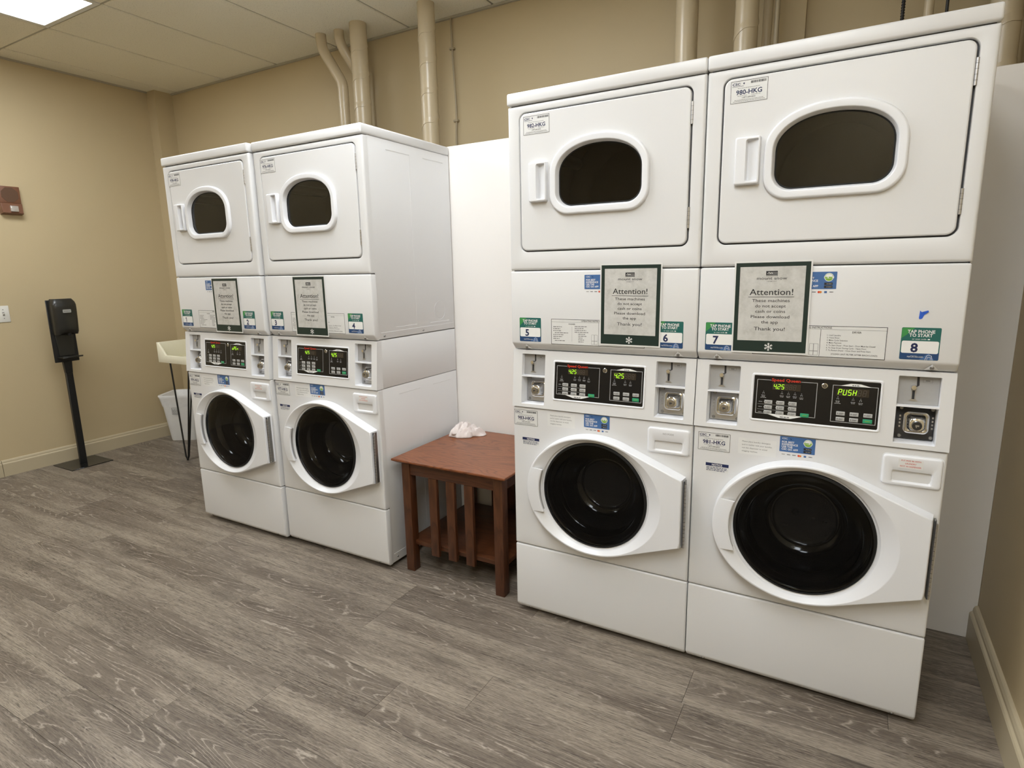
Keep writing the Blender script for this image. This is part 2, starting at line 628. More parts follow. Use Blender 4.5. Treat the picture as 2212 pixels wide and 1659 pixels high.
def text_geo(s, bold=0.0):
    k = (s, bold)
    if k in TEXTS:
        return TEXTS[k]
    c = bpy.data.curves.new('t', 'FONT')
    c.body = s
    c.size = 1.0
    c.resolution_u = 2
    c.offset = bold
    c.fill_mode = 'FRONT'
    o = bpy.data.objects.new('t', c)
    COL.objects.link(o)
    bpy.context.view_layer.update()
    me = bpy.data.meshes.new_from_object(o)
    vs = [(v.co.x, v.co.y) for v in me.vertices]
    fs = [list(p.vertices) for p in me.polygons]
    bpy.data.objects.remove(o)
    bpy.data.meshes.remove(me)
    bpy.data.curves.remove(c)
    mn = min((a for a, b in vs), default=0)
    mxx = max((a for a, b in vs), default=0)
    TEXTS[k] = ([(a - mn, b) for a, b in vs], fs, mxx - mn)
    return TEXTS[k]


def rr(x0, x1, z0, z1, r, y, n=6):
    """rounded rectangle loop in XZ at depth y"""
    out = []
    for cx, cz, a0 in ((x1 - r, z1 - r, 0), (x0 + r, z1 - r, PI / 2), (x0 + r, z0 + r, PI), (x1 - r, z0 + r, 1.5 * PI)):
        for i in range(n):
            a = a0 + PI / 2 * i / (n - 1)
            out.append((cx + r * math.cos(a), y, cz + r * math.sin(a)))
    return out


# ================================================================== THE ROOM
XL, XR = -4.757, 0.915          # left and right walls
YB, YF = 1.29, -3.85            # back wall, wall behind the camera
ZC = 2.88
YP = 0.617                      # white half-height board behind the machines
ZP = 1.99
PLX = -2.74                     # its left end


def wall(name, x0, x1, y0, y1, z0, z1, mname='wall_paint', label=None):
    mb = MB()
    mb.box(x0, x1, y0, y1, z0, z1, mname)
    return mb.build(name, kind='structure', label=label)


wall('wall_left', XL - 0.12, XL, YF - 0.12, YB + 0.12, 0, ZC + 0.1, label='beige painted side wall behind the sanitizer stand')
wall('wall_back', XL, XR + 0.12, YB, YB + 0.12, 0, ZC + 0.1, label='beige painted back wall behind the pipes')
wall('wall_right', XR, XR + 0.12, YF - 0.12, YB, 0, ZC + 0.1, label='beige painted side wall beside machine eight')
wall('wall_front', XL, XR, YF - 0.12, YF, 0, ZC + 0.1, label='beige painted wall behind the viewer')
wall('wall_corner_column', XL, -4.645, 1.14, YB, 0, ZC + 0.05, label='narrow beige corner column at the far left')
wall('wall_pipe_chase', 0.036, 0.150, 1.25, YB, 0, ZC + 0.05, label='narrow beige boxed chase between the right hand pipes')
# white board in front of the back wall
mb = MB()
mb.box(PLX, XR, YP, YP + 0.019, 0.0, ZP, 'panel_white', 0.0015, 1)
mb.box(PLX, XR, YP + 0.0195, YP + 0.09, 0.0, ZP - 0.004, 'panel_white')
mb.build('wall_partition', kind='structure', label='white half height board wall behind the machines')

# ---- floor: sub-floor plus individual planks
mb = MB()
mb.box(XL - 0.12, XR + 0.12, YF - 0.12, YB + 0.12, -0.10, -0.004, 'seam_dark')
floor = mb.build('floor', kind='structure', label='grey brown wood look vinyl plank floor')
PW_, PLN = 0.178, 1.22
known = {0: 0.054, 1: -1.776, 2: -0.82, 3: -1.18, 5: -1.78}
row = -9
while True:
    y1 = -0.22 - PW_ * row
    y0 = y1 - PW_
    if y1 < YF:
        break
    jx = known.get(row, random.uniform(0, PLN))
    k0 = math.floor((XL - jx) / PLN)
    x = jx + k0 * PLN
    while x < XR:
        a, b = max(x, XL), min(x + PLN, XR)
        ya, yb = max(y0, YF), min(y1, YB)
        if b - a > 0.01 and yb - ya > 0.01:
            L, Wd = round(b - a, 3), round(yb - ya, 3)

            def fn(m_, L=L, Wd=Wd):
                e = 0.0004
                t = 0.0008
                bx0, bx1, by0, by1 = -L / 2 + e, L / 2 - e, -Wd / 2 + e, Wd / 2 - e
                lo = [(bx0, by0, -0.0039), (bx1, by0, -0.0039), (bx1, by1, -0.0039), (bx0, by1, -0.0039)]
                mi = [(p[0], p[1], -0.0005) for p in lo]
                hi = [(bx0 + t, by0 + t, 0), (bx1 - t, by0 + t, 0), (bx1 - t, by1 - t, 0), (bx0 + t, by1 - t, 0)]
                m_.loft([lo, mi, hi], 'vinyl_plank', cap1=True, smooth=False)
            o = shared(('plank', L, Wd), 'plank', floor, fn)
            o.location = ((a + b) / 2, (ya + yb) / 2, 0)
        x += PLN
    row += 1

# ---- baseboards
def baseboard(name, axis, fixed, a0, a1, sgn, h, t, label):
    """axis: running direction; sgn: direction the board projects from the wall"""
    prof = [(0, 0), (t, 0), (t, h * 0.76), (t * 0.86, h * 0.80), (t * 0.62, h * 0.83), (t * 0.60, h * 0.90), (t * 0.42, h * 0.97), (t * 0.25, h), (0, h)]
    m_ = MB()
    m_.prism([(fixed + sgn * p, q) for p, q in prof], axis, a0, a1, 'trim_paint')
    return m_.build(name, kind='structure', label=label)


def baseboard_y(name, x, y0, y1, sgn, h, t, label):
    prof = [(0, 0), (t, 0), (t, h * 0.76), (t * 0.86, h * 0.80), (t * 0.62, h * 0.83), (t * 0.60, h * 0.90), (t * 0.42, h * 0.97), (t * 0.25, h), (0, h)]
    m_ = MB()
    A = [(x + sgn * p, y0, q) for p, q in prof]
    B = [(x + sgn * p, y1, q) for p, q in prof]
    m_.loft([A, B], 'trim_paint', True, True, smooth=False)
    return m_.build(name, kind='structure', label=label)


baseboard_y('baseboard_left', XL, -0.243, 1.14, 1, 0.118, 0.017, 'beige baseboard along the left wall')
baseboard_y('baseboard_left_near', XL, YF, -0.246, 1, 0.118, 0.017, 'beige baseboard continuing left out of view')
baseboard_y('baseboard_right', XR, YF, 0.612, -1, 0.138, 0.024, 'beige profiled baseboard along the right wall')

# ---- ceiling
mb = MB()
mb.box(XL - 0.12, XR + 0.12, YF - 0.12, YB + 0.12, ZC + 0.03, ZC + 0.10, 'seam_dark')
ceil = mb.build('ceiling', kind='structure', label='suspended ceiling of pale pitted tiles')
GX = [-3.95 + 0.613 * k for k in range(-1, 8)]
GX = [XL + 0.0] + GX + [XR]
GX = [g for i, g in enumerate(GX) if i == 0 or g - GX[i - 1] > 0.02]
GY = [YB, 0.11, -1.11, -2.33, -3.55, YF]
FIX = {(2, 1), (6, 1), (8, 2), (9, 3), (2, 3)}  # one panel seen, one inferred from the light, the rest added for brightness
G = 0.0075
lamps = []
for i in range(len(GX) - 1):
    for j in range(len(GY) - 1):
        x0, x1 = GX[i], GX[i + 1]
        y1, y0 = GY[j], GY[j + 1]
        ex0 = 0.0 if i == 0 else G
        if (i, j) in FIX:
            lamps.append((x0, x1, y0, y1))
            continue
        L, Wd = round(x1 - x0 - 2 * G, 3), round(y1 - y0 - 2 * G, 3)
        if L < 0.02 or Wd < 0.02:
            continue

        def fn(m_, L=L, Wd=Wd):
            t = 0.004
            lo = [(-L / 2, -Wd / 2, 0.018), (L / 2, -Wd / 2, 0.018), (L / 2, Wd / 2, 0.018), (-L / 2, Wd / 2, 0.018)]
            mi = [(p[0], p[1], 0.004) for p in lo]
            hi = [(p[0] - math.copysign(t, p[0]), p[1] - math.copysign(t, p[1]), 0) for p in lo]
            m_.loft([lo, mi, hi], 'ceiling_tile_board', True, True, smooth=False)
        o = shared(('tile', L, Wd), 'ceiling_tile', ceil, fn)
        o.location = ((x0 + x1) / 2, (y0 + y1) / 2, ZC)
for gx in GX[1:-1]:
    shared('teey', 'tee_bar', ceil, lambda m_: m_.box(-0.012, 0.012, YF, YB, ZC + 0.0065, ZC + 0.028, 'tee_paint')).location = (gx, 0, 0)
for gy in GY[1:-1]:
    shared('teex', 'tee_bar', ceil, lambda m_: m_.box(XL, XR, -0.012, 0.012, ZC + 0.006, ZC + 0.027, 'tee_paint')).location = (0, gy, 0)
for nm, a in (('trim_1', (XL, XR, YB - 0.016, YB, ZC - 0.012, ZC - 0.001)), ('trim_2', (XL, XL + 0.012, YF, 1.14, ZC - 0.012, ZC - 0.001))):
    mb = MB()
    mb.box(*a, 'tee_paint')
    mb.build(nm, kind='structure', label='thin ceiling edge trim')
for n, (x0, x1, y0, y1) in enumerate(lamps):
    lb = ['fluorescent ceiling light panel at the top left corner', 'added unseen light panel brightening the left wall, behind the viewer at the left',
          'fluorescent ceiling light panel out of view, above the wooden table', 'added unseen light panel brightening the right side, above the viewer',
          'added unseen light panel brightening the right corner, behind the viewer at the right']
    t = empty('ceiling_light', ((x0 + x1) / 2, (y0 + y1) / 2, ZC), label=lb[n], cat='ceiling light', group='recessed ceiling light panels')
    hx, hy = (x1 - x0) / 2 - 0.004, (y1 - y0) / 2 - 0.004

    def ff(m_, hx=hx, hy=hy):
        b_ = 0.028
        for a in ((-hx, hx, hy - b_, hy), (-hx, hx, -hy, -hy + b_), (-hx, -hx + b_, -hy + b_, hy - b_), (hx - b_, hx, -hy + b_, hy - b_)):
            m_.box(*a, 0.0, 0.02, 'lamp_frame')
    shared(('lf', round(hx, 3), round(hy, 3)), 'light_frame', t, ff)
    shared(('ld', round(hx, 3), round(hy, 3)), 'diffuser', t,
           lambda m_, hx=hx, hy=hy: m_.box(-hx + 0.028, hx - 0.028, -hy + 0.028, hy - 0.028, 0.004, 0.008, 'lamp_diffuser'))

# ---- ducts and pipes above and behind the machines
def duct(name, x, y, r, label, z0=0.02, z1=ZC + 0.005, spiral=True, group='painted dryer vent pipes'):
    m_ = MB()
    zs = [z0 + (z1 - z0) * k / 12 for k in range(13)]
    m_.tube([(0, 0, z) for z in zs], r, 24, 'pipe_paint')
    t = m_.build(name, label=label, cat='pipe', group=group)
    t.location = (x, y, 0)
    s_ = MB()
    n = 26
    z = 2.02
    while z < z1 - 0.16:        # wound seam: each turn climbs and laps over the one below
        pts = []
        for k in range(n + 1):
            a = 2 * PI * k / n + PI / 2
            pts.append((r * math.cos(a), r * math.sin(a), z + 0.105 * k / n + 0.006 * math.sin(3 * a)))
        if spiral:
            L0 = [(p[0] * 1.05, p[1] * 1.05, p[2] - 0.009) for p in pts]
            L1 = [(p[0] * 1.055, p[1] * 1.055, p[2]) for p in pts]
            L2 = [(p[0] * 1.0, p[1] * 1.0, p[2] + 0.022) for p in pts]
            L0 = [[(p[0] * 0.99, p[1] * 0.99, p[2] - 0.009) for p in pts], L0]
            s_.loft(L0 + [L1, L2], 'pipe_paint', closed=False)
        z += 0.16
    if spiral:
        s_.build('wrap_seam', t)
    return t


duct('vent_pipe', -2.330, 1.06, 0.052, 'thick beige spiral pipe with two thinner bent pipes beside it')
duct('vent_pipe', -1.810, 1.06, 0.050, 'thick beige spiral pipe rising behind the number four machine corner')
duct('vent_pipe', -0.330, 1.06, 0.050, 'smooth thick beige pipe above the joint of the right pair', spiral=False)
duct('vent_pipe', -0.070, 1.06, 0.049, 'thick beige spiral pipe above machine number seven')
duct('vent_pipe', 0.838, 1.06, 0.050, 'thick beige pipe in the upper right corner')


def smooth_path(P, n=8):
    """Catmull-Rom"""
    P = [Vector(p) for p in P]
    Q = [P[0]] + P + [P[-1]]
    out = []
    for i in range(1, len(Q) - 2):
        for k in range(n):
            t = k / n
            a, b, c, d = Q[i - 1], Q[i], Q[i + 1], Q[i + 2]
            out.append(0.5 * ((2 * b) + (c - a) * t + (2 * a - 5 * b + 4 * c - d) * t * t + (3 * b - a - 3 * c + d) * t ** 3))
    out.append(P[-1])
    return out


mb = MB()
mb.tube(smooth_path([(-2.648, 1.06, ZC + 0.005), (-2.645, 1.06, 2.83), (-2.625, 1.06, 2.77), (-2.51, 1.06, 2.60), (-2.49, 1.06, 2.545),
                     (-2.487, 1.06, 2.45), (-2.487, 1.06, 1.6), (-2.487, 1.06, 0.02)]), 0.033, 18)
mb.build('bent_pipe', label='thin beige bent pipe nearest the left, behind machine four', cat='pipe', group='painted bent pipes')
mb = MB()
mb.tube(smooth_path([(-2.505, 1.075, ZC + 0.005), (-2.502, 1.075, 2.83), (-2.49, 1.09, 2.775), (-2.445, 1.16, 2.63), (-2.44, 1.19, 2.53),
                     (-2.445, 1.195, 2.45), (-2.445, 1.195, 1.6), (-2.445, 1.195, 0.02)]), 0.031, 18)
mb.build('bent_pipe', label='thin beige bent pipe running behind the thick spiral pipe', cat='pipe', group='painted bent pipes')
mb = MB()
mb.tube(smooth_path([(-2.46, 1.255, ZC), (-2.455, 1.262, 2.6), (-2.455, 1.262, 1.0)]), 0.008, 8, 'cable_black')  # added strand stands in for a dark vertical slot between the pipes
mb.build('cable', label='dark strand added for the dark slot between the thin bent pipes', cat='cable')
mb = MB()
mb.tube(smooth_path([(-1.79, 1.278, ZC - 0.01), (-1.785, 1.278, 2.65), (-1.772, 1.278, 2.35), (-1.78, 1.278, 2.1), (-1.785, 1.278, 1.2)]), 0.006, 8, 'cable_paint')
t = mb.build('wall_cable', label='thin painted cable clipped to the wall right of the spiral pipe', cat='cable')
for z in (2.70, 2.29):
    mb = MB()
    xx = -1.787 if z > 2.5 else -1.775
    mb.box(xx - 0.017, xx + 0.017, 1.268, 1.29, z - 0.006, z + 0.006, 'cable_paint', 0.002, 1)
    mb.build('cable_clip', t)
mb = MB()
mb.tube([(0.052, 1.085, ZC), (0.050, 1.085, 1.9)], 0.010, 8, 'cable_paint')
mb.build('cable', label='dark grey cable beside the boxed chase', cat='cable')
mb = MB()
mb.tube([(0.005, 1.19, ZC), (-0.010, 1.19, 1.9)], 0.020, 10, 'pipe_paint')
mb.build('conduit', label='slim beige conduit just right of the pipe above machine seven', cat='pipe')
mb = MB()
P = [(0.512, 1.05, ZC - 0.1 * k) for k in range(12)]
mb.tube(P, 0.0055, 8, 'cable_black')
ob = mb.build('cable', label='black ribbed flexible cable above machine eight', cat='cable')
for k in range(40):
    shared('crib', 'cable_rib', ob, lambda m_: m_.cyl((0, 0, -0.002), (0, 0, 0.002), 0.0072, n=8, mname='cable_black')).location = (0.512, 1.05, 2.02 + 0.01 * k)
mb = MB()
mb.tube([(0.597, 1.05, ZC), (0.597, 1.05, 1.9)], 0.017, 12, 'pipe_paint')
mb.build('conduit', label='slim beige conduit above the right end of machine eight', cat='pipe')
mb = MB()
mb.tube([(0.656, 1.05, ZC), (0.654, 1.05, 1.9)], 0.0055, 8, 'cable_black')
mb.build('cable', label='thin black cable above the right end of machine eight', cat='cable')

# ================================================================== WASHER-DRYER STACKS
W_ = 0.683
EPS = 0.0003


def arch(cx, d, y, n=15):
    """dryer window outline, inset by d: flat bottom, rounded corners, elliptical top"""
    out = []
    a, b, zc, r, z0 = 0.175 - d, 0.119 - d, 1.700, 0.070 - d * 0.75, 1.566 + d
    for i in range(2 * n):
        t = PI * i / (2 * n - 1)
        c, s = math.cos(t), math.sin(t)
        e = 2 / 2.15
        out.append((cx + a * math.copysign(abs(c) ** e, c), y, zc + b * abs(s) ** e))
    for cxx, a0 in ((cx - a + r, PI), (cx + a - r, 1.5 * PI)):
        for i in range(n):
            t = a0 + PI / 2 * i / (n - 1)
            out.append((cxx + r * math.cos(t), y, z0 + r + r * math.sin(t)))
    return out


NP = 120
DC = (0.340, 0.5645)             # washer door centre


def circ(r, y, rz=None, c=DC, angs=None):
    rz = r if rz is None else rz
    return [(c[0] + r * math.cos(a), y, c[1] + rz * math.sin(a)) for a in (angs or ANG)]


TIP_T, TIP_B = (0.6655, 0.683), (0.6655, 0.438)
ANG = [2 * PI * i / NP for i in range(NP)]
for tp in (TIP_T, TIP_B):       # put one ray exactly through each tip
    a = math.atan2(tp[1] - DC[1], tp[0] - DC[0]) % (2 * PI)
    k = min(range(NP), key=lambda i: abs((ANG[i] - a + PI) % (2 * PI) - PI))
    ANG[k] = a
ANG.sort()


def hull_poly(d):
    """teardrop: ellipse plus the two hinge-side tips, inset by d"""
    ax, az = 0.2655 - d, 0.2275 - d
    P = [(DC[0] + ax * math.cos(2 * PI * i / 200), DC[1] + az * math.sin(2 * PI * i / 200)) for i in range(200)]
    P += [(TIP_T[0] - d, TIP_T[1] - d * 0.7), (TIP_B[0] - d, TIP_B[1] + d * 0.7)]
    P = sorted(set(P))

    def half(pts):
        h = []
        for p in pts:
            while len(h) > 1 and (h[-1][0] - h[-2][0]) * (p[1] - h[-2][1]) - (h[-1][1] - h[-2][1]) * (p[0] - h[-2][0]) <= 0:
                h.pop()
            h.append(p)
        return h
    lo, up = half(P), half(P[::-1])
    return lo[:-1] + up[:-1]


def teardrop(d, y):
    poly = hull_poly(d)
    out = []
    n = len(poly)
    for a in ANG:
        dx, dz = math.cos(a), math.sin(a)
        best = 0
        for i in range(n):
            x0, z0 = poly[i][0] - DC[0], poly[i][1] - DC[1]
            x1, z1 = poly[(i + 1) % n][0] - DC[0], poly[(i + 1) % n][1] - DC[1]
            den = dx * (z1 - z0) - dz * (x1 - x0)
            if abs(den) < 1e-12:
                continue
            t = (x0 * (z1 - z0) - z0 * (x1 - x0)) / den
            u = (x0 * dz - z0 * dx) / den
            if t > 0 and -1e-9 <= u <= 1 + 1e-9:
                best = max(best, t)
        yy = y(a) if callable(y) else y
        out.append((DC[0] + best * dx, yy, DC[1] + best * dz))
    return out


def ctl_y(z):
    """front of the sloping control fascia"""
    t = (z - 0.866) / (1.084 - 0.866)
    return -0.006 + 0.020 * t


def shear(m_):
    m_.v = [(x, y + ctl_y(z), z) for x, y, z in m_.v]


def plate_with_hole(m_, x0, x1, z0, z1, r, hole, yb, hd, mname='enamel', bev=0.007):
    """front panel with rounded edges and one loop-shaped hole; hole(y, inset) gives its loop"""
    def R(i, y):
        return rr(x0 + i, x1 - i, z0 + i, z1 - i, max(r, 0.0015), y, len(hole(0, 0)) // 4)
    L = [R(0, yb), R(0, bev)]
    for k in range(1, 5):
        a = PI / 2 * k / 4
        L.append(R(bev * (1 - math.cos(a)), bev * (1 - math.sin(a))))
    L += [hole(0, -0.003), hole(0.0006, -0.0012), hole(0.003, 0), hole(hd, 0)]
    m_.loft(L, mname)


def fn_front_dryer(m_):
    plate_with_hole(m_, 0.0, W_, 1.379, 1.942, 0.004, lambda y, d: rr(0.045 + d, 0.645 - d, 1.444 + d, 1.918 - d, 0.026 - d * 0.5, y, 8), 0.03, 0.012, bev=0.009)
    def H(d, y): return rr(0.045 + d, 0.645 - d, 1.444 + d, 1.918 - d, 0.022, y, 8)
    m_.loft([H(-0.006, 0.0125), H(0.02, 0.0125)], 'seam_dark', smooth=False)  # dark ring behind the door gap, put in to deepen its shade


def fn_dryer_door(m_):
    x0, x1, z0, z1 = 0.0496, 0.6396, 1.4486, 1.9134
    def R(i, y): return rr(x0 + i, x1 - i, z0 + i, z1 - i, 0.022 - i * 0.5, y, 8)
    L = [R(0, 0.0115), R(0, 0.002), R(0.0012, -0.0008), R(0.004, -0.002)]
    # closed front with the window opening
    cx, cz = 0.343, 1.690
    hole = arch(cx, 0.010, -0.002, 8)
    m_.loft(L, 'enamel')
    # front face: ring between rectangle and arch by angle
    R4 = R(0.004, -0.002)
    AN = [math.atan2(p[2] - cz, p[0] - cx) % (2 * PI) for p in R4] + [2 * PI * q / 90 for q in range(90)]
    AN = sorted(AN)
    AN = [a for i, a in enumerate(AN) if i == 0 or a - AN[i - 1] > 1e-5]

    def by_angle(loop):
        out = []
        n = len(loop)
        for a in AN:
            dx, dz = math.cos(a), math.sin(a)
            best = 0
            for i in range(n):
                xa, za = loop[i][0] - cx, loop[i][2] - cz
                xb, zb = loop[(i + 1) % n][0] - cx, loop[(i + 1) % n][2] - cz
                den = dx * (zb - za) - dz * (xb - xa)
                if abs(den) < 1e-12:
                    continue
                t = (xa * (zb - za) - za * (xb - xa)) / den
                u = (xa * dz - za * dx) / den
                if t > 0 and -1e-6 <= u <= 1 + 1e-6:
                    best = max(best, t)
            out.append((cx + best * dx, loop[0][1], cz + best * dz))
        return out
    outer, inner = by_angle(R4), by_angle(hole)
    m_.loft([outer, inner], 'enamel', smooth=False)
    m_.loft([inner, [(p[0], 0.0112, p[2]) for p in inner]], 'enamel', smooth=False)


def fn_window_frame(m_):
    cx = 0.343
    m_.loft([arch(cx, -0.0010, -0.0015), arch(cx, 0.0, -0.010), arch(cx, 0.0006, -0.0120), arch(cx, 0.0024, -0.0142), arch(cx, 0.0050, -0.0152), arch(cx, 0.0062, -0.0153),
             arch(cx, 0.0200, -0.0146), arch(cx, 0.0212, -0.0144), arch(cx, 0.0228, -0.0132), arch(cx, 0.0234, -0.0118), arch(cx, 0.0285, 0.006), arch(cx, 0.0288, 0.012)], 'plastic_white')


def fn_window_glass(m_):
    cx = 0.343
    m_.loft([arch(cx, 0.0282, 0.0068), arch(cx, 0.0295, 0.0050), arch(cx, 0.0305, 0.0050), arch(cx, 0.0312, 0.0058), arch(cx, 0.0325, 0.0060)], 'rubber_dark')
    m_.loft([arch(cx, 0.0325, 0.0060), arch(cx, 0.0330, 0.0059)], 'glass_dryer', cap1=True, smooth=False)


def fn_dryer_drum(m_):
    # dark drum seen through the glass: stepped cylinder with ribs
    c = (0.343, 1.655)
    an = [2 * PI * i / 48 for i in range(48)]
    Ls = [circ(0.27, 0.020, 0.27, c, an), circ(0.27, 0.05, 0.27, c, an), circ(0.262, 0.055, 0.262, c, an), circ(0.262, 0.30, 0.262, c, an), circ(0.25, 0.33, 0.25, c, an),
          circ(0.18, 0.34, 0.18, c, an), circ(0.17, 0.352, 0.17, c, an), circ(0.05, 0.36, 0.05, c, an)]
    m_.loft(Ls, 'drum_metal', cap1=True)
    for k in range(3):
        a = 0.5 + k * 2 * PI / 3
        x, z = c[0] + 0.24 * math.cos(a), c[1] + 0.24 * math.sin(a)
        m_.cyl((x, 0.06, z), (x, 0.30, z), 0.022, 0.022, 10, 'drum_metal')


def fn_handle(m_):
    x0, x1, z0, z1 = 0.0885, 0.1585, 1.6135, 1.748
    n = 6
    def R(i, y, xs=0.0): return rr(x0 + i + xs, x1 - i, z0 + i, z1 - i, max(0.006 - i * 0.4, 0.001), y, n)
    m_.loft([R(0, -0.0018), R(0.001, -0.016), R(0.002, -0.0185), R(0.0042, -0.0198), R(0.006, -0.0200)], 'plastic_white')
    hx0, hx1, hz0, hz1 = 0.119, 0.1560, 1.6215, 1.7400
    def H(i, y): return rr(hx0 + i, hx1 - i * 0.2, hz0 + i, hz1 - i, 0.007, y, n)
    m_.loft([R(0.006, -0.0200), H(0, -0.0198), H(0.0008, -0.0185)], 'plastic_white')
    # scooped grip: deep on the left under the lip, running out to the right
    def S(t):
        return [(p[0], -0.0185 + 0.0175 * t * (1.0 - 0.75 * (p[0] - hx0) / (hx1 - hx0)), p[2]) for p in H(0.0008 + 0.003 * t, 0)]
    m_.loft([S(0), S(0.6), S(1.0)], 'plastic_white', cap1=True)


def fn_hinge(m_):
    m_.cyl((0, 0.0015, 0), (0, 0.0015, 0.064), 0.0040, n=10, mname='steel')
    for k in range(4):
        m_.cyl((0, 0.0015, 0.012 + k * 0.013), (0, 0.0015, 0.0126 + k * 0.013), 0.0044, n=10, mname='seam_dark')
    m_.box(-0.006, 0.0, 0.0016, 0.0026, 0, 0.064, 'steel')


def fn_lid(m_):
    m_.box(-0.001, W_ + 0.001, -0.005, 0.613, 1.9455, 1.9865, 'enamel', 0.007, 3)


def rib_frame(m_, x, pts, sgn=1):
    for (ya, za), (yb, zb) in zip(pts[:-1], pts[1:]):
        m_.box(x - 0.0006, x + 0.0005, min(ya, yb) - 0.0016, max(ya, yb) + 0.0016, min(za, zb) - 0.0016, max(za, zb) + 0.0016, 'enamel', 0.0004, 1)


def open_box(m_, x0, x1, y0, y1, z0, z1):
    b_ = 0.003
    def R(i, y): return rr(x0 + i, x1 - i, z0 + i, z1 - i, 0.003, y, 3)
    m_.loft([R(0, y0), R(0, y1 - b_), R(b_, y1)], 'enamel', cap1=True)


def fn_dryer_cab(m_):
    open_box(m_, 0.0012, W_ - 0.0012, 0.0295, 0.611, 1.0895, 1.9445)
    m_.box(0.01, W_ - 0.01, 0.012, 0.045, 1.930, 1.950, 'seam_dark')  # dark strips behind the panel seams stand in for shade inside them
    m_.box(0.01, W_ - 0.01, 0.012, 0.045, 1.366, 1.388, 'seam_dark')


def fn_dryer_ribs(m_):
    x = W_ - 0.0012
    rib_frame(m_, x, [(0.146, 1.903), (0.301, 1.904), (0.300, 1.135), (0.146, 1.135)])
    rib_frame(m_, x, [(0.404, 1.904), (0.560, 1.905)])
    rib_frame(m_, x, [(0.407, 1.134), (0.561, 1.133)])
    rib_frame(m_, x, [(0.045, 1.118), (0.60, 1.118)])
    an = [2 * PI * i / 36 for i in range(36)]
    m_.loft([[(x + 0.0002, 0.485 + 0.047 * math.cos(a), 1.190 + 0.047 * math.sin(a)) for a in an],
             [(x + 0.0010, 0.485 + 0.0458 * math.cos(a), 1.190 + 0.0458 * math.sin(a)) for a in an],
             [(x + 0.0002, 0.485 + 0.0446 * math.cos(a), 1.190 + 0.0446 * math.sin(a)) for a in an]], 'enamel')


def fn_washer_cab(m_):
    open_box(m_, 0.0012, W_ - 0.0012, 0.0295, 0.611, 0.0215, 0.8655)
    open_box(m_, 0.0012, W_ - 0.0012, 0.0295, 0.611, 0.8675, 1.0855)
    m_.box(0.02, W_ - 0.02, 0.075, 0.10, 0.84, 1.10, 'seam_dark')  # dark backing bars colour in the shade of the washer seams
    m_.box(0.01, W_ - 0.01, 0.012, 0.045, 0.290, 0.310, 'seam_dark')


def fn_washer_ribs(m_):
    x = W_ - 0.0012
    rib_frame(m_, x, [(0.146, 0.825), (0.30, 0.825)])
    rib_frame(m_, x, [(0.404, 0.825), (0.56, 0.825)])
    rib_frame(m_, x, [(0.300, 0.12), (0.300, 0.60)])
    rib_frame(m_, x, [(0.045, 0.064), (0.60, 0.064)])


def fn_side_screw(m_):
    m_.cyl((0, 0, 0), (0.003, 0, 0), 0.0052, 0.0042, 10, 'zinc')


def fn_front_screw(m_):
    m_.cyl((0, 0, 0), (0, -0.003, 0), 0.0055, 0.0045, 12, 'zinc')
    m_.box(-0.0035, 0.0035, -0.0033, -0.003, -0.0006, 0.0006, 'seam_dark')


def fn_service(m_):
    prof = [(0.036, 1.376), (0.0, 1.376), (0.0, 1.1105), (0.023, 1.0865), (0.036, 1.0865)]
    m_.prism(prof, 'x', 0.0, W_, 'enamel', 0.006, 3)


def screw_seat(m_, cx, z0, z1, y0, y1):
    """small raised tent-shaped pad on the chamfer (z0 low edge, z1 crease)"""
    h = 0.018
    A = (cx - h, y1, z0 + 0.002)
    B = (cx + h, y1, z0 + 0.002)
    C = (cx, y0 - 0.0002, z1 - 0.001)
    D = (cx, (y0 + y1) / 2 - 0.005, (z0 + z1) / 2 - 0.004)
    m_.add([A, B, C, D], [[0, 3, 2], [3, 1, 2], [0, 1, 3]], 'enamel')


def fn_kick(m_):
    prof = [(0.034, 0.2985), (0.0, 0.2985), (0.0, 0.034), (0.013, 0.0175), (0.034, 0.0175)]
    m_.prism(prof, 'x', 0.0, W_, 'enamel', 0.006, 3)


XS = [0.0, 0.034, 0.138, 0.548, 0.6545, W_]
ZS = [0.868, 0.8775, 1.074, 1.0845]


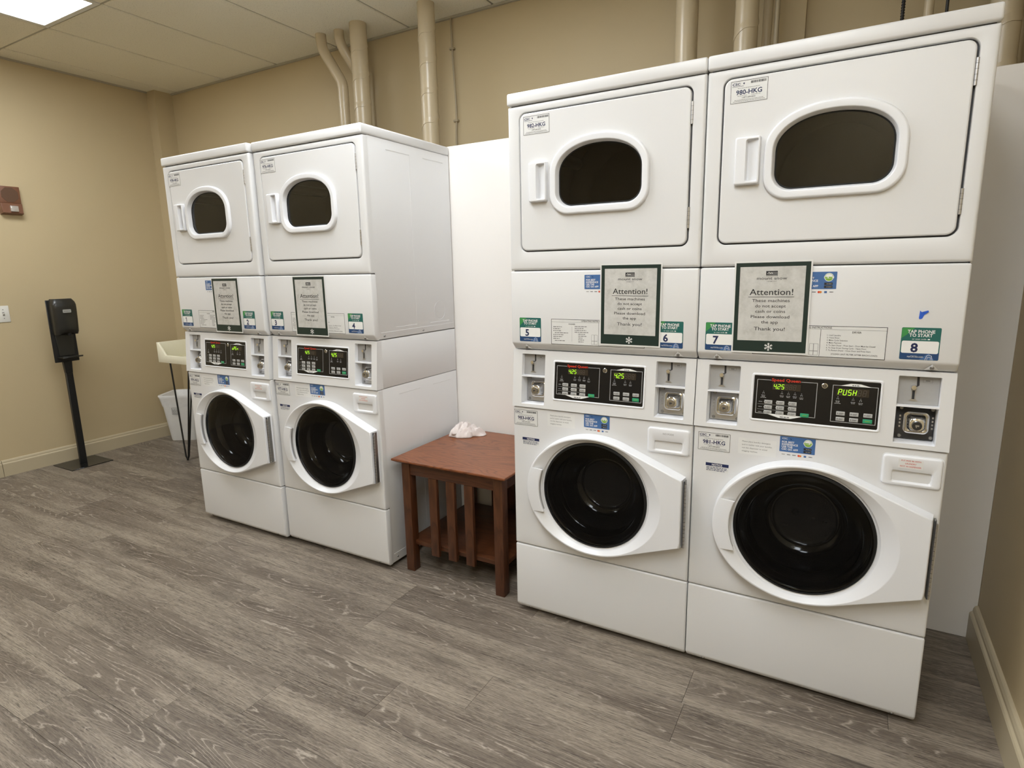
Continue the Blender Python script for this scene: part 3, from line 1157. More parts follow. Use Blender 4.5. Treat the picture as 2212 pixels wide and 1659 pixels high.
def fn_fascia(m_):
    """sloping control fascia with two coin pockets, drawn as a grid of faces"""
    d = 0.052
    for i in range(5):
        for j in range(3):
            x0, x1, z0, z1 = XS[i], XS[i + 1], ZS[j], ZS[j + 1]
            if j == 1 and i in (1, 3):
                lo = rr(x0 + 0.0008, x1 - 0.0008, z0 + 0.0008, z1 - 0.0008, 0.004, 0, 4)
                # moulded lip then pocket walls
                e = 0.0035
                L0 = [(x1, 0, z1)] * 4 + [(x0, 0, z1)] * 4 + [(x0, 0, z0)] * 4 + [(x1, 0, z0)] * 4
                L1 = rr(x0 + e, x1 - e, z0 + e, z1 - e, 0.003, 0, 4)
                L2 = rr(x0 + e + 0.001, x1 - e - 0.001, z0 + e + 0.001, z1 - e - 0.001, 0.003, 0.002, 4)
                L3 = rr(x0 + e + 0.002, x1 - e - 0.002, z0 + e + 0.002, z1 - e - 0.002, 0.003, d, 4)
                m_.loft([L0, L1], 'enamel', smooth=False)
                m_.loft([L1, L2, L3], 'plastic_white', cap1=True)
                m_.box(x0 + 0.002, x1 - 0.002, 0.0005, d, 0.984, 0.989, 'plastic_white')
            else:
                m_.rect(x0, x1, z0, z1, 0, 'enamel')
    x0, x1, z0, z1 = 0, W_, ZS[0], ZS[-1]
    b_ = 0.004
    rim = [[(x0, 0, z0), (x1, 0, z0), (x1, 0, z1), (x0, 0, z1)],
           [(x0 - 0.0, b_, z0 - 0.0008), (x1, b_, z0 - 0.0008), (x1, b_, z1), (x0, b_, z1)],
           [(x0, 0.042, z0 - 0.0008), (x1, 0.042, z0 - 0.0008), (x1, 0.028, z1), (x0, 0.028, z1)]]
    m_.loft(rim, 'enamel', smooth=False)
    # raised surround of the black keypad
    def R(i, y): return rr(0.169 + i, 0.518 - i, 0.9045 + i, 1.053 - i, 0.007 - i * 0.3, y, 5)
    m_.loft([R(0, 0.0003), R(0.001, -0.0022), R(0.003, -0.003), R(0.006, -0.002), R(0.0072, 0.0003)], 'plastic_white')
    shear(m_)


KX0, KX1, KZ0, KZ1 = 0.1765, 0.5120, 0.9115, 1.0455


def fn_keypad(m_):
    m_.box(KX0, KX1, -0.0013, 0.0004, KZ0, KZ1, 'keypad_black')
    y = -0.0016
    # washer outline with a gap in its top edge for the brand and a V at the bottom
    t = 0.0016
    x0, x1, z0, z1 = 0.1855, 0.351, 0.9255, 1.0335
    m_.stroke([(0.2245, z1), (x0, z1), (x0, z0 + 0.004), (0.215, z0 + 0.004)], t, y, 'line_grey')
    m_.stroke([(0.308, z1), (x1, z1), (x1, z0 + 0.004), (0.322, z0 + 0.004)], t, y, 'line_grey')
    m_.poly([(0.215, z0 + 0.0045), (0.322, z0 + 0.0045), (0.285, z0 - 0.006), (0.252, z0 - 0.006)], y, 'ink_white')
    m_.greek(0.256, 0.282, z0 - 0.0035, 0.003, y - EPS, 'ink_black')
    m_.text('Speed Queen', 0.266, z1 - 0.0025, 0.0125, y, 'ink_red', 'C', 0.02, width=0.080)
    # dryer outline
    x0, x1 = 0.3925, 0.5055
    m_.stroke([(0.412, 1.0315), (x0, 1.0315), (x0, 0.9245), (x1, 0.9245), (x1, 1.0315), (0.488, 1.0315)], t, y, 'line_grey')
    m_.poly([(0.409, 1.0308), (0.491, 1.0308), (0.462, 1.0385), (0.438, 1.0385)], y, 'ink_white')
    m_.greek(0.441, 0.460, 1.0325, 0.003, y - EPS, 'ink_black')
    # pictograms and captions under the displays
    for cx, cz in ((0.205, 0.990), (0.257, 0.992), (0.275, 0.992), (0.293, 0.992), (0.311, 0.990), (0.407, 0.990), (0.446, 0.989), (0.465, 0.988)):
        m_.stroke([(cx - 0.0022, cz), (cx - 0.0022, cz + 0.004), (cx + 0.0022, cz + 0.004), (cx + 0.0022, cz)], 0.0007, y, 'line_grey')
        m_.disc(cx, cz + 0.008, 0.0009, y, 'line_grey', 8)
        m_.greek(cx - 0.0055, cx + 0.0055, cz - 0.005, 0.0018, y, 'line_grey')
        m_.greek(cx - 0.0045, cx + 0.0045, cz - 0.0085, 0.0018, y, 'line_grey')
    for cx, cz in ((0.205, 0.990), (0.407, 0.990)):
        m_.greek(cx - 0.008, cx + 0.008, cz - 0.012, 0.0018, y, 'line_grey')
    for r_, z in enumerate((0.966, 0.950, 0.934)):
        m_.greek(0.193, 0.203, z - 0.001, 0.002, y, 'line_grey')
        for c_ in range(3):
            m_.disc(0.2085 + c_ * 0.034, z, 0.0011, y, 'line_grey', 8)
        if r_:
            m_.rect(0.190, 0.300, z + 0.0077, z + 0.0083, y, 'line_grey')
    shear(m_)


def fn_button(m_):
    m_.box(-0.0112, 0.0112, -0.0012, 0.0003, -0.0058, 0.0058, 'key_grey', 0.0011, 2)
    m_.rect(-0.0085, -0.006, -0.0025, 0.0025, -0.0014, 'ink_grey')
    m_.rect(-0.004, 0.0075, 0.0004, 0.0022, -0.0014, 'ink_grey')
    m_.rect(-0.004, 0.0055, -0.0026, -0.001, -0.0014, 'ink_grey')


def fn_start(m_):
    m_.box(-0.0118, 0.0118, -0.0012, 0.0003, -0.0060, 0.0060, 'key_green', 0.0011, 2)
    m_.rect(-0.006, 0.006, -0.001, 0.001, -0.0014, 'badge_green')


def fn_keylock(m_):
    an = [2 * PI * i / 20 for i in range(20)]
    def C(r, y): return [(r * math.cos(a), y, r * math.sin(a)) for a in an]
    m_.loft([C(0.0085, 0.0), C(0.0085, -0.002), C(0.0070, -0.0035), C(0.0052, -0.0035)], 'chrome')
    m_.loft([C(0.0052, -0.0035), C(0.005, -0.0015), C(0.0036, -0.0015)], 'seam_dark')
    m_.loft([C(0.0036, -0.0015), C(0.0034, -0.003), C(0.0012, -0.003)], 'brass_dull', cap1=True)


SEG = {'0': 'abcdef', '1': 'bc', '2': 'abged', '3': 'abgcd', '4': 'fgbc', '5': 'afgcd', 'P': 'abefg', 'U': 'bcdef', 'S': 'afgcd', 'H': 'bcefg',
       'O': 'abcdef', 'E': 'adefg', 'n': 'ceg', 'o': 'cdeg', ' ': ''}


def display(m_, x, z, h, s, ndig):
    """slanted seven segment digits; '.' after a digit lights its point"""
    pitch = h * 0.80
    wd = h * 0.48
    t = h * 0.105
    cells = []
    for ch in s:
        if ch == '.':
            cells[-1][1] = True
        else:
            cells.append([ch, False])
    while len(cells) < ndig:
        cells.append([' ', False])

    def bar(ax, az, bx, bz, mname, y):
        def sl(px, pz): return (x + px + pz * 0.14, z + pz)
        a, b = sl(ax, az), sl(bx, bz)
        d = Vector((b[0] - a[0], b[1] - a[1])).normalized() * t * 0.45
        p = Vector((-d.y, d.x)).normalized() * t / 2
        a, b = Vector(a), Vector(b)
        m_.poly([a, a + d + p, b - d + p, b, b - d - p, a + d - p], y, mname)
    for i, (ch, dot) in enumerate(cells):
        o = i * pitch
        co = {'a': (o, h, o + wd, h), 'b': (o + wd, h, o + wd, h / 2), 'c': (o + wd, h / 2, o + wd, 0), 'd': (o, 0, o + wd, 0),
              'e': (o, 0, o, h / 2), 'f': (o, h / 2, o, h), 'g': (o, h / 2, o + wd, h / 2)}
        on = SEG[ch]
        for k, c in co.items():
            bar(*c, 'led_on' if k in on else 'led_off', -0.0024 if k in on else -0.0021)
        if dot:
            m_.disc(x + o + wd + t * 1.4, z, t * 0.7, -0.0024, 'led_on', 8)


def fn_coin_top(m_, x0, x1):
    y = 0.018
    m_.box(x0 + 0.0055, x1 - 0.0055, y, 0.050, 0.9895, 1.0695, 'coin_grey')
    cx = x0 + 0.042
    y -= 0.0004
    # drop slot, return button and chute
    m_.poly([(cx + 0.006, 1.0665), (cx + 0.0115, 1.0665), (cx + 0.0125, 1.043), (cx + 0.0065, 1.038)], y, 'ink_black')
    m_.frame(cx + 0.020, cx + 0.042, 1.052, 1.062, 0.0006, y, 'ink_grey')
    m_.rect(cx + 0.026, cx + 0.036, 1.0555, 1.0585, y, 'ink_grey')
    m_.rect(cx - 0.0025, cx + 0.0035, 1.003, 1.028, y, 'ink_black')
    m_.frame(cx - 0.0045, cx + 0.0055, 1.001, 1.030, 0.0012, y - EPS, 'steel')
    m_.poly([(cx - 0.012, 0.999), (cx + 0.014, 0.998), (cx + 0.006, 1.004), (cx - 0.004, 1.004)], y - 2 * EPS, 'steel')
    m_.cyl((cx, y, 1.0375), (cx, y - 0.010, 1.0375), 0.0075, 0.006, 14, 'chrome')
    shear(m_)


def fn_coin_box(m_, x0, x1, plate):
    y = 0.043
    m_.box(x0 + 0.0065, x1 - 0.0065, y, 0.051, 0.8850, 0.9815, plate, 0.0015, 1)
    cx, cz = (x0 + x1) / 2 + 0.004, 0.933
    n = 8
    def R(h, y_, r): return rr(cx - h, cx + h, cz - h, cz + h, r, y_, n)
    m_.loft([R(0.0315, y - 0.0002, 0.014), R(0.0305, y - 0.004, 0.013), R(0.028, y - 0.005, 0.012), R(0.026, y - 0.003, 0.011),
             R(0.022, y - 0.012, 0.012), R(0.0195, y - 0.024, 0.013), R(0.017, y - 0.029, 0.013), R(0.013, y - 0.030, 0.0125)], 'chrome', cap1=True)
    for sx in (-1, 1):
        for sz in (-1, 1):
            m_.cyl((cx + sx * 0.037, y, cz + sz * 0.040), (cx + sx * 0.037, y - 0.003, cz + sz * 0.040), 0.0055, 0.004, 10, 'zinc')
    for k in range(4):
        for sx in (-1, 1):
            m_.box(cx + sx * 0.0385 - 0.002, cx + sx * 0.0385 + 0.002, y - 0.0012, y, cz - 0.016 + k * 0.010, cz - 0.011 + k * 0.010, 'steel')
    shear(m_)


def fn_coin_lock(m_, x0, x1, plate):
    cx, cz, y = (x0 + x1) / 2 + 0.004, 0.932, 0.013
    m_.cyl((cx, y, cz), (cx, y - 0.010, cz), 0.0125, 0.0118, 18, 'brass_dull' if plate != 'black_plate' else 'black_plate')
    m_.rect(cx - 0.004, cx + 0.005, cz - 0.0015, cz + 0.003, y - 0.0103, 'seam_dark' if plate != 'black_plate' else 'steel')
    m_.rect(cx - 0.0025, cx - 0.0005, cz - 0.005, cz + 0.003, y - 0.0103, 'seam_dark' if plate != 'black_plate' else 'steel')
    shear(m_)


def fn_front_washer(m_):
    plate_with_hole(m_, 0.0, W_, 0.3015, 0.8645, 0.004,
                    lambda y, d: [(DC[0] + (0.20 - d) * math.cos(a), y, DC[1] + (0.20 - d) * math.sin(a)) for a in [PI / 4 - PI / 4 + 2 * PI * i / 48 for i in range(48)]],
                    0.03, 0.02)


def fn_door_body(m_):
    L = [teardrop(-0.001, -0.0003), teardrop(0.0030, -0.038), teardrop(0.0033, -0.0400), teardrop(0.0042, -0.0428), teardrop(0.0062, -0.0440), teardrop(0.0070, -0.0441), teardrop(0.0080, -0.0441)]
    L += [circ(0.2560, -0.0442, 0.2186), circ(0.2553, -0.0442, 0.2180), circ(0.2535, -0.0438, 0.2172), circ(0.2520, -0.0433, 0.2165)]
    L += [circ(0.2100, -0.0275, 0.2090), circ(0.2092, -0.0270, 0.2084), circ(0.2080, -0.0255, 0.2075), circ(0.2076, -0.0240, 0.2072)]
    L += [circ(0.2040, -0.0205), circ(0.2030, -0.0200), circ(0.2005, -0.0190), circ(0.1985, -0.004)]
    m_.loft(L, 'plastic_white')


def fn_door_glass(m_):
    # dark gasket ring, clear pane, then the deep glossy bowl and drum behind it
    m_.loft([circ(0.2000, -0.016), circ(0.1985, -0.0225), circ(0.1955, -0.0245), circ(0.1915, -0.0245)], 'rubber_dark')
    m_.loft([circ(0.1915, -0.0245), circ(0.184, -0.0275), circ(0.16, -0.031), circ(0.12, -0.0335), circ(0.06, -0.035), circ(0.01, -0.0352)], 'glass_washer', cap1=True)


def fn_bowl(m_):
    m_.loft([circ(0.1975, -0.012), circ(0.190, -0.010), circ(0.183, -0.002), circ(0.178, 0.010), circ(0.173, 0.019), circ(0.161, 0.029), circ(0.151, 0.037), circ(0.1465, 0.048),
             circ(0.145, 0.066), circ(0.140, 0.084), circ(0.133, 0.097), circ(0.119, 0.112), circ(0.104, 0.119), circ(0.101, 0.117), circ(0.097, 0.117), circ(0.094, 0.120)], 'drum_dark')
    m_.loft([circ(0.094, 0.120), circ(0.085, 0.123), circ(0.05, 0.127), circ(0.01, 0.128)], 'drum_back', cap1=True)


def fn_grip(m_):
    """pull flap on the left of the door, following its curve"""
    a0, a1 = math.radians(180 - 21.5), math.radians(180 + 24.5)
    n = 18
    def arc(rx, rz, y):
        return [(DC[0] + rx * math.cos(a0 + (a1 - a0) * i / n), y, DC[1] + rz * math.sin(a0 + (a1 - a0) * i / n)) for i in range(n + 1)]
    L = [arc(0.2580, 0.2205, -0.0438), arc(0.2570, 0.2200, -0.0444), arc(0.2560, 0.2194, -0.0447), arc(0.2130, 0.2130, -0.0475), arc(0.2120, 0.2120, -0.0475), arc(0.2098, 0.2098, -0.0462), arc(0.2090, 0.2090, -0.0440), arc(0.2090, 0.2090, -0.0400), arc(0.2110, 0.2110, -0.0385), arc(0.236, 0.2150, -0.0380)]
    m_.loft(L, 'plastic_white', closed=False)
    for k in (0, n):
        pts = [l[k] for l in L]
        m_.add(pts, [list(range(len(pts)))], 'plastic_white')


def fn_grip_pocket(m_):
    """finger hollow between the flap and the pane, its shade coloured in grey"""
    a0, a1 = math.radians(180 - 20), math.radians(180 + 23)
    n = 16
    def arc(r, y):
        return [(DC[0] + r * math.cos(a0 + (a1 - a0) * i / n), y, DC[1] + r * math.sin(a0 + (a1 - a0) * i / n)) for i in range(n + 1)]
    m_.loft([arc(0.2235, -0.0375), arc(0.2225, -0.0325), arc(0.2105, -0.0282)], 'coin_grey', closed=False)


def fn_piano(m_):
    z0, z1 = TIP_B[1] + 0.004, TIP_T[1] - 0.004
    m_.box(0.6665, 0.6720, -0.030, -0.012, z0, z1, 'zinc', 0.001, 1)
    k = z0
    while k < z1 - 0.012:
        m_.cyl((0.6725, -0.033, k), (0.6725, -0.033, k + 0.0115), 0.0035, n=8, mname='steel')
        k += 0.0135
    m_.box(0.668, 0.6705, -0.036, -0.030, z0, z1, 'seam_dark')


def fn_drawer(m_):
    x0, x1, z0, z1 = 0.5330, 0.6750, 0.7565, 0.8455
    def R(i, y): return rr(x0 + i, x1 - i, z0 + i, z1 - i, 0.010 - i * 0.5, y, 6)
    hx0, hx1, hz0, hz1 = 0.5545, 0.6540, 0.7655, 0.8030
    def H(i, y, dz=0): return rr(hx0 + i, hx1 - i, hz0 + i * 0.4, hz1 - i - dz, 0.005, y, 6)
    m_.loft([R(-0.002, 0.0), R(-0.002, -0.0015), R(0.0, -0.0015), R(0.0005, -0.0045), R(0.003, -0.007), R(0.006, -0.0075), H(0, -0.0075), H(0.002, -0.006)], 'plastic_white')
    # sloping floor of the pull
    def S(t):
        return [(p[0], -0.006 + 0.034 * t * ((p[2] - hz0) / (hz1 - hz0)) ** 0.8, p[2]) for p in H(0.002 + 0.006 * t, 0)]
    m_.loft([S(0), S(0.5), S(1.0)], 'plastic_white', cap1=True)


# ---- stickers -----------------------------------------------------
def base_sheet(m_, x0, x1, z0, z1, mname, r=0.002, t=0.0004):
    L0, L1 = rr(x0, x1, z0, z1, r, 0, 4), rr(x0, x1, z0, z1, r, -t, 4)
    m_.loft([L0, L1], mname, cap1=True, smooth=False)


def asset_label(m_, x0, z0, num, wd=0.102, h=0.0620):
    y = -0.0007
    base_sheet(m_, x0, x0 + wd, z0, z0 + h, 'sticker_white', 0.003)
    t = 0.0011
    m_.frame(x0 + 0.001, x0 + wd - 0.001, z0 + 0.001, z0 + h - 0.001, t, y, 'ink_black')
    m_.text('CSC', x0 + 0.005, z0 + h - 0.0130, 0.0095, y, 'ink_navy', 'L', 0.03, sx=1.25)
    m_.disc(x0 + 0.0365, z0 + h - 0.009, 0.0022, y, 'ink_navy', 10)
    m_.rect(x0 + 0.0362, x0 + 0.0368, z0 + h - 0.0135, z0 + h - 0.008, y, 'ink_navy')
    m_.greek(x0 + 0.005, x0 + 0.036, z0 + h - 0.0165, 0.0016, y, 'ink_navy')
    x = x0 + 0.055
    while x < x0 + wd - 0.006:
        b_ = random.choice((0.0006, 0.0011, 0.0017))
        m_.rect(x, x + b_, z0 + h - 0.0115, z0 + h - 0.005, y, 'ink_black')
        x += b_ + random.choice((0.0006, 0.001))
    m_.greek(x0 + 0.020, x0 + 0.080, z0 + h - 0.022, 0.0016, y, 'ink_grey')
    m_.text(num, x0 + wd / 2, z0 + 0.0235, 0.0178, y, 'ink_navy', 'C', 0.022, width=0.070)
    m_.greek(x0 + 0.020, x0 + 0.045, z0 + 0.0195, 0.0015, y, 'ink_grey')
    m_.greek(x0 + 0.058, x0 + 0.082, z0 + 0.0195, 0.0015, y, 'ink_grey')
    m_.text('1-877-264-6622', x0 + wd / 2, z0 + 0.0130, 0.0058, y, 'ink_black', 'C', 0.01, width=0.036)
    m_.greek(x0 + 0.012, x0 + wd - 0.012, z0 + 0.0085, 0.0017, y, 'ink_grey')
    m_.greek(x0 + 0.008, x0 + wd - 0.008, z0 + 0.0050, 0.0017, y, 'ink_grey')


def tap_sticker(m_, x0, z0, num, wd=0.0890, h=0.0880):
    y = -0.0006
    x1, z1 = x0 + wd, z0 + h
    base_sheet(m_, x0, x1, z0, z1, 'sticker_teal', 0.003)
    m_.poly([(x0 + 0.0005, z1 - 0.004), (x0 + 0.003, z1 - 0.0006), (x0 + 0.030, z1 - 0.0006), (x0 + 0.012, z1 - 0.020), (x0 + 0.0005, z1 - 0.030)], y, 'sticker_green')
    m_.poly([(x0 + 0.0005, z0 + 0.003), (x0 + 0.003, z0 + 0.0005), (x1 - 0.003, z0 + 0.0005), (x1 - 0.0005, z0 + 0.003), (x1 - 0.0005, z0 + 0.020), (x0 + 0.0005, z0 + 0.020)], y, 'sticker_navy')
    m_.poly([(x0 + 0.045, z0 + 0.001), (x0 + 0.080, z0 + 0.001), (x0 + 0.066, z0 + 0.019)], y - EPS * 0.5, 'sticker_blue')
    m_.text('TAP PHONE', (x0 + x1) / 2, z1 - 0.0150, 0.0122, y - EPS, 'ink_white', 'C', 0.022, width=0.062)
    m_.text('TO START', (x0 + x1) / 2, z1 - 0.0250, 0.0122, y - EPS, 'ink_white', 'C', 0.022, width=0.053)
    m_.text('or scan code', (x0 + x1) / 2 - 0.003, z1 - 0.0330, 0.0058, y - EPS, 'ink_white', 'C', 0, width=0.032)
    m_.rect((x0 + x1) / 2 + 0.016, (x0 + x1) / 2 + 0.021, z1 - 0.0330, z1 - 0.0300, y - EPS, 'ink_white')
    m_.rrect(x0 + 0.0025, x1 - 0.0025, z0 + 0.018, z1 - 0.0365, 0.004, y - EPS, 'ink_white')
    if num == '1':
        m_.rect(x0 + 0.031, x0 + 0.0355, z0 + 0.0215, z0 + 0.0455, y - 2 * EPS, 'ink_navy')
        m_.poly([(x0 + 0.031, z0 + 0.0455), (x0 + 0.0255, z0 + 0.0415), (x0 + 0.0255, z0 + 0.0375), (x0 + 0.031, z0 + 0.0410)], y - 2.5 * EPS, 'ink_navy')
    else:
        m_.text(num, x0 + 0.032, z0 + 0.0215, 0.0340, y - 2 * EPS, 'ink_navy', 'C', 0.03)
    m_.text('myCSCGo.com', x0 + 0.036, z0 + 0.0065, 0.0068, y - EPS * 2, 'ink_white', 'C', 0, width=0.036)
    m_.stroke([(x0 + 0.059, z0 + 0.001), (x0 + 0.062, z0 + 0.012), (x0 + 0.067, z0 + 0.0145), (x0 + 0.073, z0 + 0.012), (x0 + 0.075, z0 + 0.001)], 0.0010, y - 2 * EPS, 'ink_white')
    m_.stroke([(x0 + 0.063, z0 + 0.001), (x0 + 0.064, z0 + 0.008), (x0 + 0.071, z0 + 0.008), (x0 + 0.071, z0 + 0.001)], 0.0008, y - 2 * EPS, 'ink_white')


def app_sticker(m_, x0, z0, wd=0.098, h=0.0490, icons=True):
    y = -0.0006
    x1, z1 = x0 + wd, z0 + h
    base_sheet(m_, x0, x1, z0, z1, 'sticker_blue', 0.0015)
    m_.text('CSC', x0 + 0.006, z1 - 0.0090, 0.0070, y, 'ink_white', 'L', 0.012, sx=1.2)
    m_.poly([(x0 + 0.027, z1 - 0.004), (x0 + 0.033, z1 - 0.007), (x0 + 0.031, z1 - 0.011)], y, 'sticker_navy')
    for k, s in enumerate(('FOR BEST', 'EXPERIENCE', 'USE THE', 'CSC GO APP')):
        m_.text(s, x0 + 0.006, z1 - 0.0205 - k * 0.0076, 0.0083, y, 'ink_white', 'L', 0.020, sx=0.98)
    cx, cz = x0 + 0.078, z1 - 0.0155
    m_.disc(cx, cz, 0.0118, y, 'ink_white', 24)
    m_.disc(cx, cz, 0.0104, y - EPS, 'badge_green', 24)
    m_.disc(cx, cz + 0.003, 0.0085, y - 1.5 * EPS, 'ink_white', 20, 0.0065)
    m_.rect(cx - 0.0125, cx + 0.0125, cz - 0.0030, cz + 0.0022, y - 2 * EPS, 'ink_white')
    m_.greek(cx - 0.011, cx + 0.011, cz - 0.0022, 0.0045, y - 3 * EPS, 'badge_green')
    for k in range(2):
        m_.rrect(x0 + 0.067, x0 + 0.0885, z1 - 0.0375 - k * 0.0085, z1 - 0.0305 - k * 0.0085, 0.001, y, 'ink_black')
        m_.greek(x0 + 0.073, x0 + 0.087, z1 - 0.0350 - k * 0.0085, 0.0020, y - EPS, 'ink_pale')
    if icons:
        zz = z0 - 0.0085
        for k, (c_, kind) in enumerate((('ink_pale', 't'), ('ink_grey', 't'), ('ink_grey', 't'), ('mc', 'd'), ('sticker_blue', 'r'), ('ink_grey', 't'))):
            xx = x0 + 0.012 + k * 0.0150
            if kind == 't':
                m_.greek(xx - 0.005, xx + 0.005, zz - 0.0012, 0.0035, -0.0002, c_, 0.1)
            elif kind == 'r':
                m_.rect(xx - 0.0035, xx + 0.0035, zz - 0.0030, zz + 0.0030, -0.0002, c_)
            else:
                m_.disc(xx - 0.0022, zz, 0.0033, -0.0002, 'ink_red', 14)
                m_.disc(xx + 0.0022, zz, 0.0033, -0.0003, 'ink_orange', 14)


def instr_sticker(m_):
    x0, x1, z0, z1 = 0.166, 0.513, 1.1135, 1.2050
    y = -0.0006
    base_sheet(m_, x0, x1, z0, z1, 'sticker_white', 0.0008, 0.0003)
    m_.frame(x0, x1, z0, z1, 0.0014, y, 'ink_black')
    m_.rect(x0, x1, z1 - 0.0105, z1 - 0.0100, y, 'ink_black')
    m_.text('OPERATING INSTRUCTIONS', 0.330, z1 - 0.0080, 0.0075, y, 'ink_black', 'C', 0.015, width=0.094)
    m_.text('WASHER', 0.247, z1 - 0.0195, 0.0065, y, 'ink_black', 'C', 0.012)
    m_.text('DRYER', 0.440, z1 - 0.0195, 0.0075, y, 'ink_black', 'C', 0.012)
    m_.rect(0.3485, 0.3495, z0 + 0.002, z1 - 0.0105, y, 'ink_black')
    m_.rect(0.2475, 0.2480, z0 + 0.012, z0 + 0.066, y, 'ink_grey')
    for k, wd in enumerate((0.034, 0.028, 0.032, 0.060, 0.042, 0.036, 0.025, 0.046)):
        m_.greek(0.174 + (0.006 if k in (3, 7) else 0), 0.174 + wd, z1 - 0.0290 - k * 0.0071, 0.0032, y, 'ink_grey')
    for k, wd in enumerate((0.046, 0.034, 0.044, 0.052, 0.040, 0.045, 0.030, 0.036, 0.034)):
        m_.greek(0.258 + (0.014 if k > 3 else 0), 0.258 + wd, z1 - 0.0260 - k * 0.0068, 0.0031, y, 'ink_grey')
    for (a, b, c, d) in ((0.322, 0.333, 0.1, 0.32), (0.333, 0.345, 0.1, 0.32), (0.322, 0.333, -0.02, 0.1), (0.333, 0.345, -0.02, 0.1)):
        m_.frame(a, b, z0 + 0.003 + c * 0.1 + 0.004, z0 + 0.003 + d * 0.1 + 0.004, 0.0007, y, 'ink_grey')
    for k, s in enumerate(('1. Load Laundry', '2. Close Door', '3. Make Cycle Selection', '4. Make Payment', '5. To Start Dryer - Press Start - Door Must be Closed',
                           '6. To Stop Dryer During Cycle - Open Door', '7. To Restart Dryer - Close Door and Press Start')):
        m_.text(s, 0.366, z1 - 0.0285 - k * 0.0073, 0.0058, y, 'ink_black', 'L', 0.005, sx=0.95)
    m_.text('(CLEAN LINT FILTER AFTER EACH LOAD)', 0.437, z0 + 0.0085, 0.0058, y, 'ink_black', 'C', 0.012, width=0.115)


def note_paper(m_, x0, z0, wd=0.112, h=0.052):
    base_sheet(m_, x0, x0 + wd, z0, z0 + h, 'paper_white', 0.0006, 0.0002)
    for k, (s, q) in enumerate((('Please place laundry detergent', 0.083), ('pod in washer with your laundry,', 0.088), ('not the dispenser to avoid', 0.074), ('clogging machine.', 0.047))):
        m_.text(s, x0 + 0.012, z0 + h - 0.0125 - k * 0.0105, 0.0062, -0.0004, 'ink_grey', 'L', 0.004, width=q)


def notice_sticker(m_, x0, z0, wd=0.073, h=0.030):
    base_sheet(m_, x0, x0 + wd, z0, z0 + h, 'sticker_white', 0.0006, 0.0003)
    m_.rect(x0 + 0.0004, x0 + wd - 0.0004, z0 + h - 0.0110, z0 + h - 0.0004, -0.0005, 'ink_navy')
    m_.text('NOTICE', x0 + wd / 2, z0 + h - 0.0090, 0.0090, -0.0008, 'ink_white', 'C', 0.02)
    for k in range(3):
        m_.greek(x0 + 0.003, x0 + wd - 0.004 - 0.008 * (k == 2), z0 + 0.0135 - k * 0.0050, 0.0028, -0.0005, 'ink_navy')


def pods_note(m_, kind):
    y = -0.0078
    if kind == 'grey':
        m_.text('NO PODS', 0.604, 0.8240, 0.0085, y, 'ink_pale', 'C', 0.008)
        return
    m_.rect(0.5705, 0.6290, 0.8105, 0.8365, y, 'paper_white')
    for k, s in enumerate(('PUT POD IN WITH', 'LAUNDRY', 'NOT IN DISPENSER')):
        m_.text(s, 0.600, 0.8305 - k * 0.0083, 0.0062, y - EPS, 'ink_red', 'C', 0.004, width=(0.046, 0.026, 0.050)[k])


